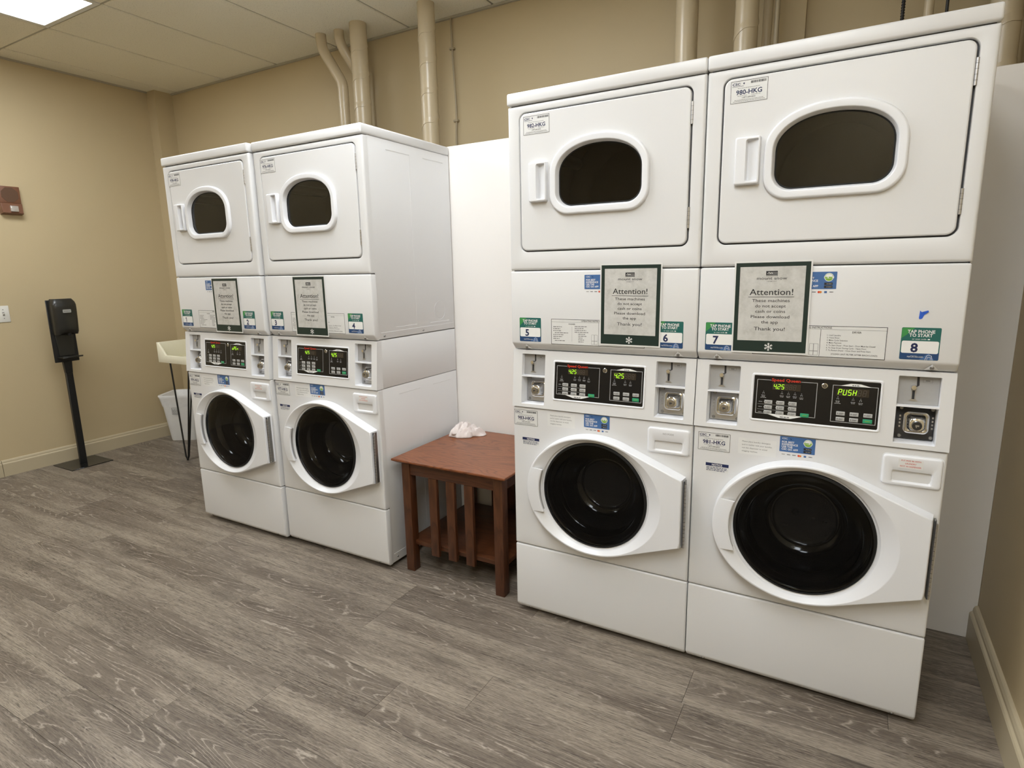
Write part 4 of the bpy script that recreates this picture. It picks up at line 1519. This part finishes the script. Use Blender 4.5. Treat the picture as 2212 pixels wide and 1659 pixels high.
# ---- assembling one stack ------------------------------------------
def machine(x, y, label, cfg):
    t = empty('stacked_washer_dryer', (x, y, 0), label=label, cat='washer dryer', group='stacked white washer dryers')
    S = shared
    cab = S('dcab', 'dryer_cabinet', t, fn_dryer_cab)
    S('dribs', 'pressed_rib', cab, fn_dryer_ribs)
    wc = S('wcab', 'washer_cabinet', t, fn_washer_cab)
    S('wribs', 'pressed_rib', wc, fn_washer_ribs)
    for yy, zz, p in ((0.067, 1.103, cab), (0.345, 1.103, cab), (0.067, 0.043, wc), (0.345, 0.043, wc)):
        S('sscrew', 'screw', p, fn_side_screw).location = (W_ - 0.0012, yy, zz)
    S('lid', 'lid', t, fn_lid)
    S('dfront', 'dryer_front', t, fn_front_dryer)
    S('ddrum', 'dryer_drum', t, fn_dryer_drum)
    dd = S('ddoor', 'dryer_door', t, fn_dryer_door)
    S('wframe', 'window_frame', dd, fn_window_frame)
    S('wglass', 'window_glass', dd, fn_window_glass)
    S('dhandle', 'door_handle', dd, fn_handle)
    for z in (1.806, 1.499):
        S('dhinge', 'hinge', dd, fn_hinge, label='steel hinge').location = (0.6432, 0, z)
    sp = S('service', 'service_panel', t, fn_service)
    for xx in (0.061, 0.624):
        S(('seat', xx), 'screw_seat', sp, lambda m_, xx=xx: screw_seat(m_, xx, 1.0865, 1.1095, 0.0, 0.020))
        S('fscrew', 'screw', sp, fn_front_screw).location = (xx, 0.0065, 1.0965)
    kp = S('kick', 'kick_panel', t, fn_kick)
    for xx in (0.061, 0.624):
        o = S('fscrew', 'screw', kp, fn_front_screw)
        o.location = (xx, 0.0068, 0.0262)
        o.rotation_euler = (0.67, 0, 0)
    fa = S('fascia', 'control_fascia', t, fn_fascia)
    S('keylock', 'key_lock', fa, fn_keylock, label='chrome key lock').location = (0.3705, ctl_y(1.027), 1.027)
    kb = S('keypad', 'keypad', t, fn_keypad, label='black keypad panel')
    for txt_, x0, nd, h, zz, wx in ((cfg['wd'], 0.2325, 6, 0.0135, 1.0085, (0.229, 0.3075)), (cfg['dd'], 0.4065, 6, 0.0155, 1.0050, (0.4025, 0.4840))):
        def fd(m_, txt_=txt_, x0=x0, nd=nd, h=h, zz=zz, wx=wx):
            m_.box(wx[0], wx[1], -0.0019, -0.0012, zz - 0.0035, zz + h + 0.0035, 'led_window')
            display(m_, x0, zz, h, txt_, nd)
            shear(m_)
        S(('disp', txt_, x0), 'display', kb, fd, label='display reading ' + txt_)
    for z in (0.966, 0.950, 0.934):
        for c in range(3):
            S('btn', 'button', kb, fn_button).location = (0.2205 + c * 0.034, ctl_y(z) - 0.0013, z)
    S('start', 'start_button', kb, fn_start, label='green start button').location = (0.3230, ctl_y(0.934) - 0.0013, 0.934)
    for z in (0.950, 0.9335):
        for c in range(3):
            if z < 0.94 and c == 2:
                S('start', 'start_button', kb, fn_start, label='green start button').location = (0.4860, ctl_y(z) - 0.0013, z)
            else:
                S('btn', 'button', kb, fn_button).location = (0.4170 + c * 0.0345, ctl_y(z) - 0.0013, z)
    for q, (a, b) in enumerate(((XS[1], XS[2]), (XS[3], XS[4]))):
        pl = cfg['plates'][q]
        S(('ctop', a), 'coin_slot', t, lambda m_, a=a, b=b: fn_coin_top(m_, a, b))
        cb = S(('cbox', a, pl), 'coin_box', t, lambda m_, a=a, b=b, pl=pl: fn_coin_box(m_, a, b, pl),
               label='black coin box plate' if pl == 'black_plate' else 'brushed steel coin box plate')
        S(('clock', a, pl), 'lock', cb, lambda m_, a=a, b=b, pl=pl: fn_coin_lock(m_, a, b, pl))
    S('wfront', 'washer_front', t, fn_front_washer)
    wd_ = S('wdoor', 'washer_door', t, fn_door_body)
    S('wbowl', 'door_bowl', wd_, fn_bowl)
    S('wpane', 'door_glass', wd_, fn_door_glass)
    S('grip', 'door_grip', wd_, fn_grip)
    S('gpocket', 'grip_recess', wd_, fn_grip_pocket)
    S('piano', 'hinge', wd_, fn_piano, label='long steel piano hinge')
    dr = S('drawer', 'detergent_drawer', t, fn_drawer)
    S(('pods', cfg['pods']), 'printed_note', dr, lambda m_: pods_note(m_, cfg['pods']))
    for xx in (0.05, W_ - 0.05):
        for yy in (0.07, 0.56):
            S('foot', 'foot', t, lambda m_: m_.cyl((0, 0, 0), (0, 0, 0.0225), 0.018, 0.014, 12, 'foot_black')).location = (xx, yy, 0)
    # stickers: each its own thin sheet
    for nm, fn_, yy in (('asset_label', lambda m_: asset_label(m_, *cfg['dlab'], cfg['dnum']), -0.0020),
                        ('asset_label', lambda m_: asset_label(m_, *cfg['wlab'], cfg['wnum']), 0.0),
                        ('number_sticker', lambda m_: tap_sticker(m_, cfg['tap'][0], 1.1190, cfg['n'][0]), 0.0),
                        ('number_sticker', lambda m_: tap_sticker(m_, cfg['tap'][1], 1.1185, cfg['n'][1]), 0.0),
                        ('instruction_sticker', instr_sticker, 0.0),
                        ('app_sticker', lambda m_: app_sticker(m_, *cfg['app1']), 0.0),
                        ('app_sticker', lambda m_: app_sticker(m_, *cfg['app2']), 0.0),
                        ('detergent_note', lambda m_: note_paper(m_, *cfg['note']), 0.0),
                        ('notice_sticker', lambda m_: notice_sticker(m_, *cfg['notice']), 0.0)):
        if nm == 'app_sticker' and cfg['app1'] is None:
            pass
        m_ = MB()
        fn_(m_)
        o = m_.build(nm, t)
        o.location = (0, yy, 0)
        if nm == 'number_sticker':
            o['label'] = 'green and navy tap phone sticker'
    return t


ST = ('steel', 'steel')
MX = (-2.7526, -2.0575, -W_, 0.003)
MY = (-0.0156, 0.0012, 0.0, 0.0)
CFG = [
    dict(n='12', wd='4.25', dd='oPEn', plates=ST, pods='red', dlab=(0.045, 1.840), wlab=(0.006, 0.790), dnum='978-HKG', wnum='979-HKG', tap=(0.018, 0.529),
         app1=(0.251, 1.310), app2=(0.262, 0.8145), note=(0.127, 0.796), notice=(0.032, 0.717)),
    dict(n='34', wd='4.25', dd='4.25', plates=ST, pods='red', dlab=(0.050, 1.842), wlab=(0.005, 0.793), dnum='976-HKG', wnum='977-HKG', tap=(0.021, 0.534),
         app1=(0.255, 1.310), app2=(0.252, 0.8150), note=(0.145, 0.797), notice=(0.025, 0.715)),
    dict(n='56', wd='4.25', dd='4.25', plates=ST, pods='grey', dlab=(0.0635, 1.841), wlab=(0.0045, 0.7935), dnum='982-HKG', wnum='983-HKG', tap=(0.035, 0.551),
         app1=(0.295, 1.311), app2=(0.295, 0.8155), note=(0.147, 0.803), notice=(0.039, 0.717)),
    dict(n='78', wd='4.25', dd='PUSH', plates=('steel', 'black_plate'), pods='red', dlab=(0.066, 1.8435), wlab=(0.0145, 0.7870), dnum='980-HKG', wnum='981-HKG', tap=(0.024, 0.546),
         app1=(0.281, 1.310), app2=(0.261, 0.8140), note=(0.140, 0.7910), notice=(0.042, 0.7165)),
]
MLAB = ['white stacked washer and dryer numbered one and two, farthest left', 'white stacked washer and dryer numbered three and four, beside the wooden table',
        'white stacked washer and dryer numbered five and six, right of the wooden table', 'white stacked washer and dryer numbered seven and eight, nearest the right wall']
for q in range(4):
    machine(MX[q], MY[q], MLAB[q], CFG[q])

# ================================================================== NOTICES TAPED TO THE MACHINES
def flake(m_, cx, cz, r, y, mname):
    for k in range(6):
        a = PI / 6 + k * PI / 3
        d = Vector((math.cos(a), math.sin(a)))
        m_.stroke([(cx, cz), (cx + d.x * r, cz + d.y * r)], r * 0.16, y, mname)
        for f in (0.5, 0.78):
            p = Vector((cx, cz)) + d * r * f
            for s in (-1, 1):
                e = Vector((math.cos(a + s * 0.9), math.sin(a + s * 0.9))) * r * 0.26
                m_.stroke([p, p + e], r * 0.12, y - EPS * 0.5, mname)


def notice(x, y, z, rot, label):
    wd, h = 0.213, 0.277
    t = empty('notice_sign', (x, y, z), label=label, cat='sign', group='attention notices taped to the machines')
    t.rotation_euler = (0, rot, 0)
    def back(m_):
        L = [rr(0, wd, 0, h, 0.0015, 0.0, 4), rr(0, wd, 0, h, 0.0015, -0.0008, 4)]
        m_.loft(L, 'paper_white', True, True, smooth=False)
    shared('nb', 'laminate', t, back)
    def bord(m_):
        m_.rect(0.0045, wd - 0.0045, 0.005, h - 0.005, -0.0010, 'sign_green')
        flake(m_, wd / 2, 0.0205, 0.0115, -0.0013, 'ink_white')
    shared('nbo', 'border', t, bord, label='dark green border with a white snowflake')
    def sheet(m_):
        m_.rect(0.0165, wd - 0.0170, 0.0385, h - 0.0170, -0.0013, 'sign_paper')
    shared('nsh', 'sheet', t, sheet)
    def lett(m_):
        y = -0.0016
        cx = wd / 2 - 0.0005
        m_.text('Attention!', cx, 0.1765, 0.0255, y, 'ink_black', 'C', 0.006, width=0.120)
        m_.rect(cx - 0.063, cx + 0.063, 0.1695, 0.1708, y, 'ink_black')
        for k, (s, q) in enumerate((('These machines', 0.104), ('do not accept', 0.085), ('cash or coins', 0.083), ('Please download', 0.107), ('the app', 0.047))):
            m_.text(s, cx, 0.1555 - k * 0.0161, 0.0128, y, 'ink_black', 'C', 0.004, width=q)
        m_.text('Thank you!', cx, 0.0700, 0.0150, y, 'ink_black', 'C', 0.004, width=0.086)
        # resort mark: flag-like block, name, place line
        m_.poly([(cx - 0.0165, 0.2325), (cx + 0.0145, 0.2325), (cx + 0.0155, 0.2305), (cx + 0.0155, 0.2455), (cx + 0.0145, 0.2470), (cx - 0.0165, 0.2470)], y, 'ink_black')
        m_.poly([(cx - 0.0140, 0.2385), (cx - 0.0085, 0.2445), (cx - 0.0040, 0.2405), (cx - 0.0010, 0.2432), (cx + 0.0030, 0.2385), (cx + 0.0010, 0.2385), (cx - 0.0015, 0.2408), (cx - 0.0055, 0.2385), (cx - 0.0085, 0.2422), (cx - 0.0120, 0.2385)], y - EPS, 'sign_paper')
        for k in range(3):
            m_.rect(cx - 0.0165 + 0.006 * k, cx + 0.0155, 0.2345 + 0.004 * k - 0.0006, 0.2345 + 0.004 * k + 0.0004, y - 2 * EPS, 'sign_paper')
        m_.text('mount snow', cx, 0.2215, 0.0125, y, 'ink_black', 'C', 0.004, width=0.083)
        m_.text('VERMONT', cx, 0.2150, 0.0045, y, 'ink_grey', 'C', 0.006, width=0.028)
    shared('nl', 'lettering', t, lett)
    return t


notice(MX[0] + 0.3055, MY[0] - 0.0022, 1.0955, 0.0, 'attention notice in green border between number stickers one and two')
notice(MX[1] + 0.1965, MY[1] - 0.0022, 1.0970, 0.0, 'attention notice in green border between number stickers three and four')
notice(MX[2] + 0.3530, MY[2] - 0.0022, 1.1190, 0.004, 'attention notice in green border covering part of number sticker six')
notice(MX[3] + 0.1045, MY[3] - 0.0022, 1.1160, -0.006, 'attention notice in green border covering part of number sticker seven')
mb = MB()
pts = [(0, 0.0), (0.004, -0.004), (0.018, 0.0005), (0.0195, -0.003), (0.0105, -0.0115), (0.0065, -0.0215), (0.0008, -0.0235), (-0.0012, -0.0205)]
mb.loft([[(p[0], 0, p[1]) for p in pts], [(p[0], -0.0007 - 0.003 * (i in (2, 3)), p[1]) for i, p in enumerate(pts)]], 'tape_blue', True, True, smooth=False)
mb.build('tape_scrap', label='torn scrap of blue tape above number sticker eight', cat='tape').location = (MX[3] + 0.5825, -0.0002, 1.2525)

# ================================================================== WOODEN TABLE
TX0, TX1, TYF, TYB, TZ = -1.344, -0.744, 0.025, 0.606, 0.550
tx, ty = (TX0 + TX1) / 2, (TYF + TYB) / 2
tab = empty('side_table', (tx, ty, 0), label='reddish brown oak side table with slatted front between the machine pairs', cat='table')


def tbox(name, x0, x1, y0, y1, z0, z1, m_, bev=0.002):
    b_ = MB()
    b_.box(-(x1 - x0) / 2, (x1 - x0) / 2, -(y1 - y0) / 2, (y1 - y0) / 2, -(z1 - z0) / 2, (z1 - z0) / 2, m_, bev, 2)
    o = b_.build(name, tab)
    o.location = ((x0 + x1) / 2 - tx, (y0 + y1) / 2 - ty, (z0 + z1) / 2)
    return o


b_ = MB()
hx, hy = (TX1 - TX0) / 2, (TYB - TYF) / 2
def sq(i, z): return [(-hx + i, -hy + i, z), (hx - i, -hy + i, z), (hx - i, hy - i, z), (-hx + i, hy - i, z)]
b_.loft([sq(0.018, 0.529), sq(0.001, 0.5405), sq(0.0, 0.5425), sq(0.0, 0.5480), sq(0.002, TZ)], 'oak_top', True, True, smooth=False)
b_.build('tabletop', tab)
LX = (-1.306, -0.8175)
LY = (0.05, 0.557)
for a in LX:
    for c in LY:
        tbox('leg', a, a + 0.0445, c, c + 0.0445, 0.0, 0.530, 'oak_leg', 0.002)
for c in (0.054, 0.5785):
    tbox('apron', LX[0] + 0.0445, LX[1], c, c + 0.019, 0.476, 0.530, 'oak_rail', 0.001)
for a in (LX[0] + 0.004, LX[1] + 0.0215):
    tbox('apron', a, a + 0.019, LY[0] + 0.0445, LY[1], 0.476, 0.530, 'oak_rail', 0.001)
for c in (0.052, 0.5815):
    for a, b in ((-1.158, -1.115), (-1.063, -1.019), (-0.967, -0.924)):
        tbox('slat', a, b, c, c + 0.018, 0.104, 0.4755, 'oak_leg', 0.0015)
tbox('shelf', LX[0] + 0.006, LX[1] + 0.039, 0.071, 0.580, 0.128, 0.150, 'oak_rail', 0.003)

# crumpled cloth on the table
def cloth():
    m_ = MB()

    def sheet(n, ax, ay, h, seed, cx=0, cy=0, base=0.0, rot=0.0, fr=1.0):
        vs, fs = [], []
        for i in range(n + 1):
            for j in range(n + 1):
                u, v = 2 * i / n - 1, 2 * j / n - 1
                r = max(abs(u), abs(v))
                a = math.atan2(v, u)
                k = r * (1 + 0.14 * math.sin(3 * a + seed) + 0.10 * math.sin(5 * a + 2 * seed) + 0.05 * math.sin(9 * a))
                px, py = k * math.cos(a) * ax, k * math.sin(a) * ay
                d1, d2 = px * 0.8 + py * 0.6, -px * 0.6 + py * 0.8
                q = Vector((d1 * 11 * fr + seed * 3, d2 * 40 * fr, seed))
                big = 0.5 + 0.5 * noise.noise(q * 0.7)
                r1 = (1 - min(1, abs(noise.noise(q * 1.1 + Vector((3, 1, 0)))) * 2.6)) ** 1.6
                r2 = (1 - min(1, abs(noise.noise(q * 2.4 + Vector((7, 4, 0)))) * 2.6)) ** 1.8
                env = 1 - r ** 7
                z = base * (1 - 0.5 * r * r) + env * h * (0.22 + 0.55 * big + 0.42 * r1 + 0.16 * r2)
                px += 0.014 * noise.noise(q * 1.3 + Vector((9, 0, 4))) * env
                py += 0.014 * noise.noise(q * 1.3 + Vector((0, 9, 7))) * env
                X, Y = px * math.cos(rot) - py * math.sin(rot), px * math.sin(rot) + py * math.cos(rot)
                vs.append((X + cx, Y + cy, max(0.0012 + base * 0.2, z)))
        for i in range(n):
            for j in range(n):
                k = i * (n + 1) + j
                fs.append([k, k + n + 1, k + n + 2, k + 1])
        m_.add(vs, fs, 'cloth_white', True)
    sheet(72, 0.088, 0.058, 0.050, 1.3)
    sheet(56, 0.062, 0.044, 0.034, 4.1, -0.020, 0.008, 0.034, 0.6, 0.9)
    o = m_.build('cloth', label='crumpled off white cloth lying on the wooden table', cat='cloth')
    md = o.modifiers.new('solid', 'SOLIDIFY')
    md.thickness = 0.0012
    md.offset = 1
    return o


c_ = cloth()
c_.location = (-1.250, 0.498, TZ)
c_.rotation_euler = (0, 0, 0.45)

# ================================================================== SANITIZER STAND
SX, SY = -4.567, 0.183
st = empty('sanitizer_stand', (SX, SY, 0), label='black hand sanitizer dispenser on a floor stand by the left wall', cat='dispenser')
mb = MB()
mb.box(-0.141, 0.141, -0.142, 0.142, 0.0, 0.006, 'stand_gloss', 0.002, 1)
mb.build('base_plate', st)
mb = MB()
mb.box(-0.012, 0.012, -0.0225, 0.0225, 0.006, 0.70, 'stand_black', 0.002, 1)
mb.loft([[(-0.012, -0.0225, 0.70), (0.012, -0.0225, 0.70), (0.012, 0.0225, 0.70), (-0.012, 0.0225, 0.70)],
         [(-0.012, -0.029, 0.80), (0.012, -0.029, 0.80), (0.012, 0.029, 0.80), (-0.012, 0.029, 0.80)]], 'stand_black', True, True, smooth=False)
mb.build('pole', st)
mb = MB()
mb.box(0.012, 0.020, -0.082, 0.076, 0.785, 1.235, 'stand_black', 0.003, 1)
mb.build('back_plate', st)
# housing: rounded box bulging forward, arched cut-out below
mb = MB()
NB = 10
def prof(z):
    """front depth of the housing at height z"""
    t = (z - 0.975) / (1.240 - 0.975)
    return 0.100 - 0.022 * (1 - t) ** 2 - 0.016 * max(0, (t - 0.8) / 0.2) ** 2
L = []
for k in range(13):
    z = 0.985 + (1.242 - 0.985) * k / 12
    d = prof(z)
    inset = 0.012 * max(0, (k - 10) / 2) ** 2 + 0.004 * (k == 0)
    h = 0.0765 - inset
    d -= inset
    pts = [(0.020, -h, z), (d - 0.030, -h, z)]
    for i in range(1, 6):
        a = PI / 2 * i / 5
        pts.append((d - 0.030 + 0.024 * math.sin(a), -h + 0.024 * (1 - math.cos(a)), z))
    for i in range(1, 6):
        pts.append((d - 0.006 + 0.006 * math.sin(PI * i / 6), -h + 0.024 + (2 * h - 0.048) * i / 6, z))
    for i in range(0, 5):
        a = PI / 2 * i / 5
        pts.append((d - 0.030 + 0.024 * math.cos(a), h - 0.024 + 0.024 * math.sin(a), z))
    pts += [(d - 0.030, h, z), (0.020, h, z)]
    if k == 0:
        pts = [(p[0], p[1], p[2] + 0.016 * max(0, 1 - (p[1] / 0.055) ** 2)) for p in pts]
    L.append(pts)
L = [[(p[0], p[1] + 0.008, p[2]) for p in l] for l in L]
mb.loft(L, 'dispenser_black', True, True)
hs = mb.build('dispenser_housing', st)
mb = MB()
mb.loft([rr(-0.026, 0.026, -0.0115, 0.0115, 0.004, 0, 4), rr(-0.026, 0.026, -0.0115, 0.0115, 0.004, -0.002, 4)], 'badge_silver', cap1=True, smooth=False)
mb.greek(-0.020, 0.020, -0.003, 0.006, -0.0023, 'ink_grey', 0.1)
o = mb.build('name_badge', hs)
o.location = (0.1005, 0.008, 1.155)
o.rotation_euler = (0, 0, PI / 2)
mb = MB()
mb.cyl((0.055, 0.02, 0.975), (0.055, 0.02, 1.0), 0.012, 0.016, 12, 'black_plate')
mb.build('nozzle', hs)
mb = MB()
mb.prism([(-0.05, 0.83), (0.05, 0.83), (0.062, 0.815), (0.058, 0.985), (-0.052, 0.985), (-0.062, 0.815)][:2] + [(0.058, 0.985), (-0.058, 0.985)], 'x', 0.020, 0.026, 'dispenser_black', 0.001, 1)
mb.build('splash_plate', st)
mb = MB()
mb.box(0.020, 0.105, -0.066, 0.066, 0.820, 0.824, 'dispenser_black', 0.0015, 1)
mb.box(0.101, 0.105, -0.066, 0.066, 0.824, 0.831, 'dispenser_black', 0.001, 1)
mb.build('drip_tray', st)

# ================================================================== FIRE ALARM, SWITCH
t = empty('fire_alarm', (XL, 0.072, 1.83), label='bronze fire alarm speaker with strobe high on the left wall', cat='alarm')
mb = MB()
mb.box(0.0, 0.030, -0.062, 0.062, 0.078, 0.192, 'alarm_bronze', 0.004, 2)
mb.build('speaker_housing', t)
mb = MB()
P8 = [(0.053 * math.cos(PI / 8 + k * PI / 4), 0.135 + 0.053 * math.sin(PI / 8 + k * PI / 4)) for k in range(8)]
mb.loft([[(0.030, p[0], p[1]) for p in P8], [(0.0315, p[0] * 0.98, 0.135 + (p[1] - 0.135) * 0.98) for p in P8]], 'alarm_grille', cap1=True, smooth=False)
mb.build('speaker_grille', t)
mb = MB()
mb.loft([[(0.0, -0.062, 0.0), (0.0, 0.062, 0.0), (0.0, 0.062, 0.077), (0.0, -0.062, 0.077)], [(0.034, -0.062, 0.006), (0.034, 0.062, 0.006), (0.034, 0.062, 0.077), (0.034, -0.062, 0.077)],
         [(0.046, -0.058, 0.012), (0.046, 0.058, 0.012), (0.037, 0.058, 0.073), (0.037, -0.058, 0.073)]], 'alarm_bronze', True, True, smooth=False)
mb.build('strobe_housing', t)
mb = MB()
mb.box(0.040, 0.056, -0.016, 0.030, 0.020, 0.060, 'alarm_lens', 0.004, 2)
mb.build('strobe_lens', t)
t = empty('light_switch', (XL, -0.0755, 1.1475), label='ivory light switch plate on the left wall', cat='switch')
mb = MB()
mb.box(0.0, 0.005, -0.035, 0.035, -0.0575, 0.0575, 'switch_ivory', 0.003, 2)
pl = mb.build('switch_plate', t)
mb = MB()
mb.box(0.003, 0.0052, -0.006, 0.006, -0.013, 0.013, 'ink_grey')
mb.loft([[(0.0052, -0.0045, -0.008), (0.0052, 0.0045, -0.008), (0.0052, 0.0045, 0.006), (0.0052, -0.0045, 0.006)],
         [(0.016, -0.004, 0.002), (0.016, 0.004, 0.002), (0.016, 0.004, 0.009), (0.016, -0.004, 0.009)]], 'switch_ivory', True, True, smooth=False)
mb.build('toggle', t)
for z in (-0.030, 0.030):
    mb = MB()
    mb.cyl((0.0048, 0, z), (0.0062, 0, z), 0.0032, n=10, mname='zinc')
    mb.build('screw', pl)

# ================================================================== FOLDING TABLE WITH RAISED RIM, WASTE BIN
FX0, FX1, FY0, FY1 = -4.075, -2.98, 0.572, 1.13
t = empty('folding_table', ((FX0 + FX1) / 2, (FY0 + FY1) / 2, 0), label='cream laundry table with raised side and hairpin legs behind machine one', cat='table')
ox, oy = (FX0 + FX1) / 2, (FY0 + FY1) / 2
def LP(x, y, z): return (x - ox, y - oy, z)
mb = MB()
zt, zl, zb = 0.902, 0.808, 0.752
th = 0.014
mb.box(FX0 - ox, FX1 - ox, FY0 - oy, FY1 - oy, zb, zb + 0.02, 'tub_cream', 0.003, 2)
mb.build('table_bottom', t)
mb = MB()
mb.box(FX0 - ox, FX0 + th - ox, FY0 + 0.002 - oy, FY1 - oy, zb + 0.02, zt, 'tub_cream', 0.002, 2)
mb.build('side_rim', t)
mb = MB()
mb.box(FX1 - th - ox, FX1 - ox, FY0 + 0.002 - oy, FY1 - oy, zb + 0.02, zt, 'tub_cream', 0.002, 2)
mb.build('side_rim', t)
mb = MB()
mb.box(FX0 + th - ox, FX1 - th - ox, FY1 - th - oy, FY1 - oy, zb + 0.02, zt, 'tub_cream', 0.002, 2)
mb.build('back_rim', t)
mb = MB()
A = [(FX0 - ox, zb), (FX1 - ox, zb), (FX1 - ox, zt), (FX1 - 0.02 - ox, zt), (FX1 - 0.098 - ox, zl), (FX0 + 0.098 - ox, zl), (FX0 + 0.018 - ox, zt), (FX0 - ox, zt)]
mb.prism(A, 'y', FY0 - 0.002 - oy, FY0 + th - oy, 'tub_cream', 0.002, 2)
mb.build('front_lip', t)
for (fx, sx) in ((-3.90, -1), (-3.15, 1)):
    for (fy, sy) in ((0.592, 1), (1.09, -1)):
        mb = MB()
        foot_ = Vector(LP(fx, fy, 0.008))
        rods = [(fx - 0.045, fy - 0.012 * sy), (fx + 0.13, fy + 0.02 * sy), (fx + 0.02, fy + 0.12 * sy)] if sx < 0 else \
               [(fx + 0.045, fy - 0.012 * sy), (fx - 0.13, fy + 0.02 * sy), (fx - 0.02, fy + 0.12 * sy)]
        for q, (rx, ry) in enumerate(rods):
            top = Vector(LP(rx, ry, zb - 0.001))
            d = Vector((rx - fx, ry - fy, 0)).normalized() * 0.012
            mb.tube([top, foot_ + d + Vector((0, 0, 0.022)), foot_ + d * 0.4 + Vector((0, 0, 0.006)), foot_], 0.0062, 8, 'rod_black')
        mb.cyl(LP(fx, fy, 0), LP(fx, fy, 0.016), 0.008, 0.007, 10, 'rod_black')
        mb.build('hairpin_leg', t)

BR = math.radians(31)
bx, by = -4.563 + 0.115 * math.cos(BR) - 0.10 * math.sin(BR), 0.854 + 0.115 * math.sin(BR) + 0.10 * math.cos(BR)
t = empty('waste_bin', (bx, by, 0), BR, label='white plastic waste bin with clear liner under the cream table', cat='bin')
def RR(hx, hy, r, z, n=6):
    return [(p[0], p[2], z) for p in rr(-hx, hx, -hy, hy, r, 0, n)]
mb = MB()
mb.loft([RR(0.112, 0.097, 0.03, 0.0), RR(0.115, 0.100, 0.03, 0.008), RR(0.150, 0.130, 0.035, 0.375), RR(0.155, 0.135, 0.037, 0.378), RR(0.158, 0.138, 0.037, 0.395),
         RR(0.153, 0.133, 0.036, 0.397), RR(0.148, 0.128, 0.035, 0.390), RR(0.110, 0.095, 0.03, 0.012)], 'bin_white', True, True)
mb.build('bin_body', t)
mb = MB()
L = []
for k, (g, z) in enumerate(((0.006, 0.285), (0.010, 0.31), (0.0105, 0.34), (0.011, 0.37), (0.014, 0.392), (0.010, 0.402), (-0.006, 0.398), (-0.016, 0.36), (-0.03, 0.25))):
    base = RR(0.142 + 0.035 * min(1, (z - 0.28) / 0.12) * 0.6 + g - 0.010, 0.123 + 0.03 * min(1, (z - 0.28) / 0.12) * 0.6 + g - 0.010, 0.035, z, 14)
    L.append([(p[0] * (1 + 0.012 * noise.noise(Vector((p[0] * 50, p[1] * 50, z * 60 + 3)))), p[1] * (1 + 0.012 * noise.noise(Vector((p[0] * 50 + 7, p[1] * 50, z * 60)))),
               p[2] + (0.006 * math.sin(i * 1.7) + 0.006 * math.sin(i * 0.6) if k == 0 else 0.003 * noise.noise(Vector((p[0] * 30, p[1] * 30, 8))))) for i, p in enumerate(base)])
mb.loft(L, 'liner')
mb.build('bin_liner', t)
mb = MB()
# printed tag on the bin front
mb.frame(-0.028, 0.028, 0.0, 0.060, 0.003, 0, 'ink_grey')
for k in range(5):
    mb.greek(-0.022, 0.022, 0.008 + k * 0.009, 0.005, 0, 'ink_grey')
o = mb.build('printed_tag', t)
o.location = (-0.025, -0.1335, 0.235)
o.rotation_euler = (math.radians(4.5), 0, 0)
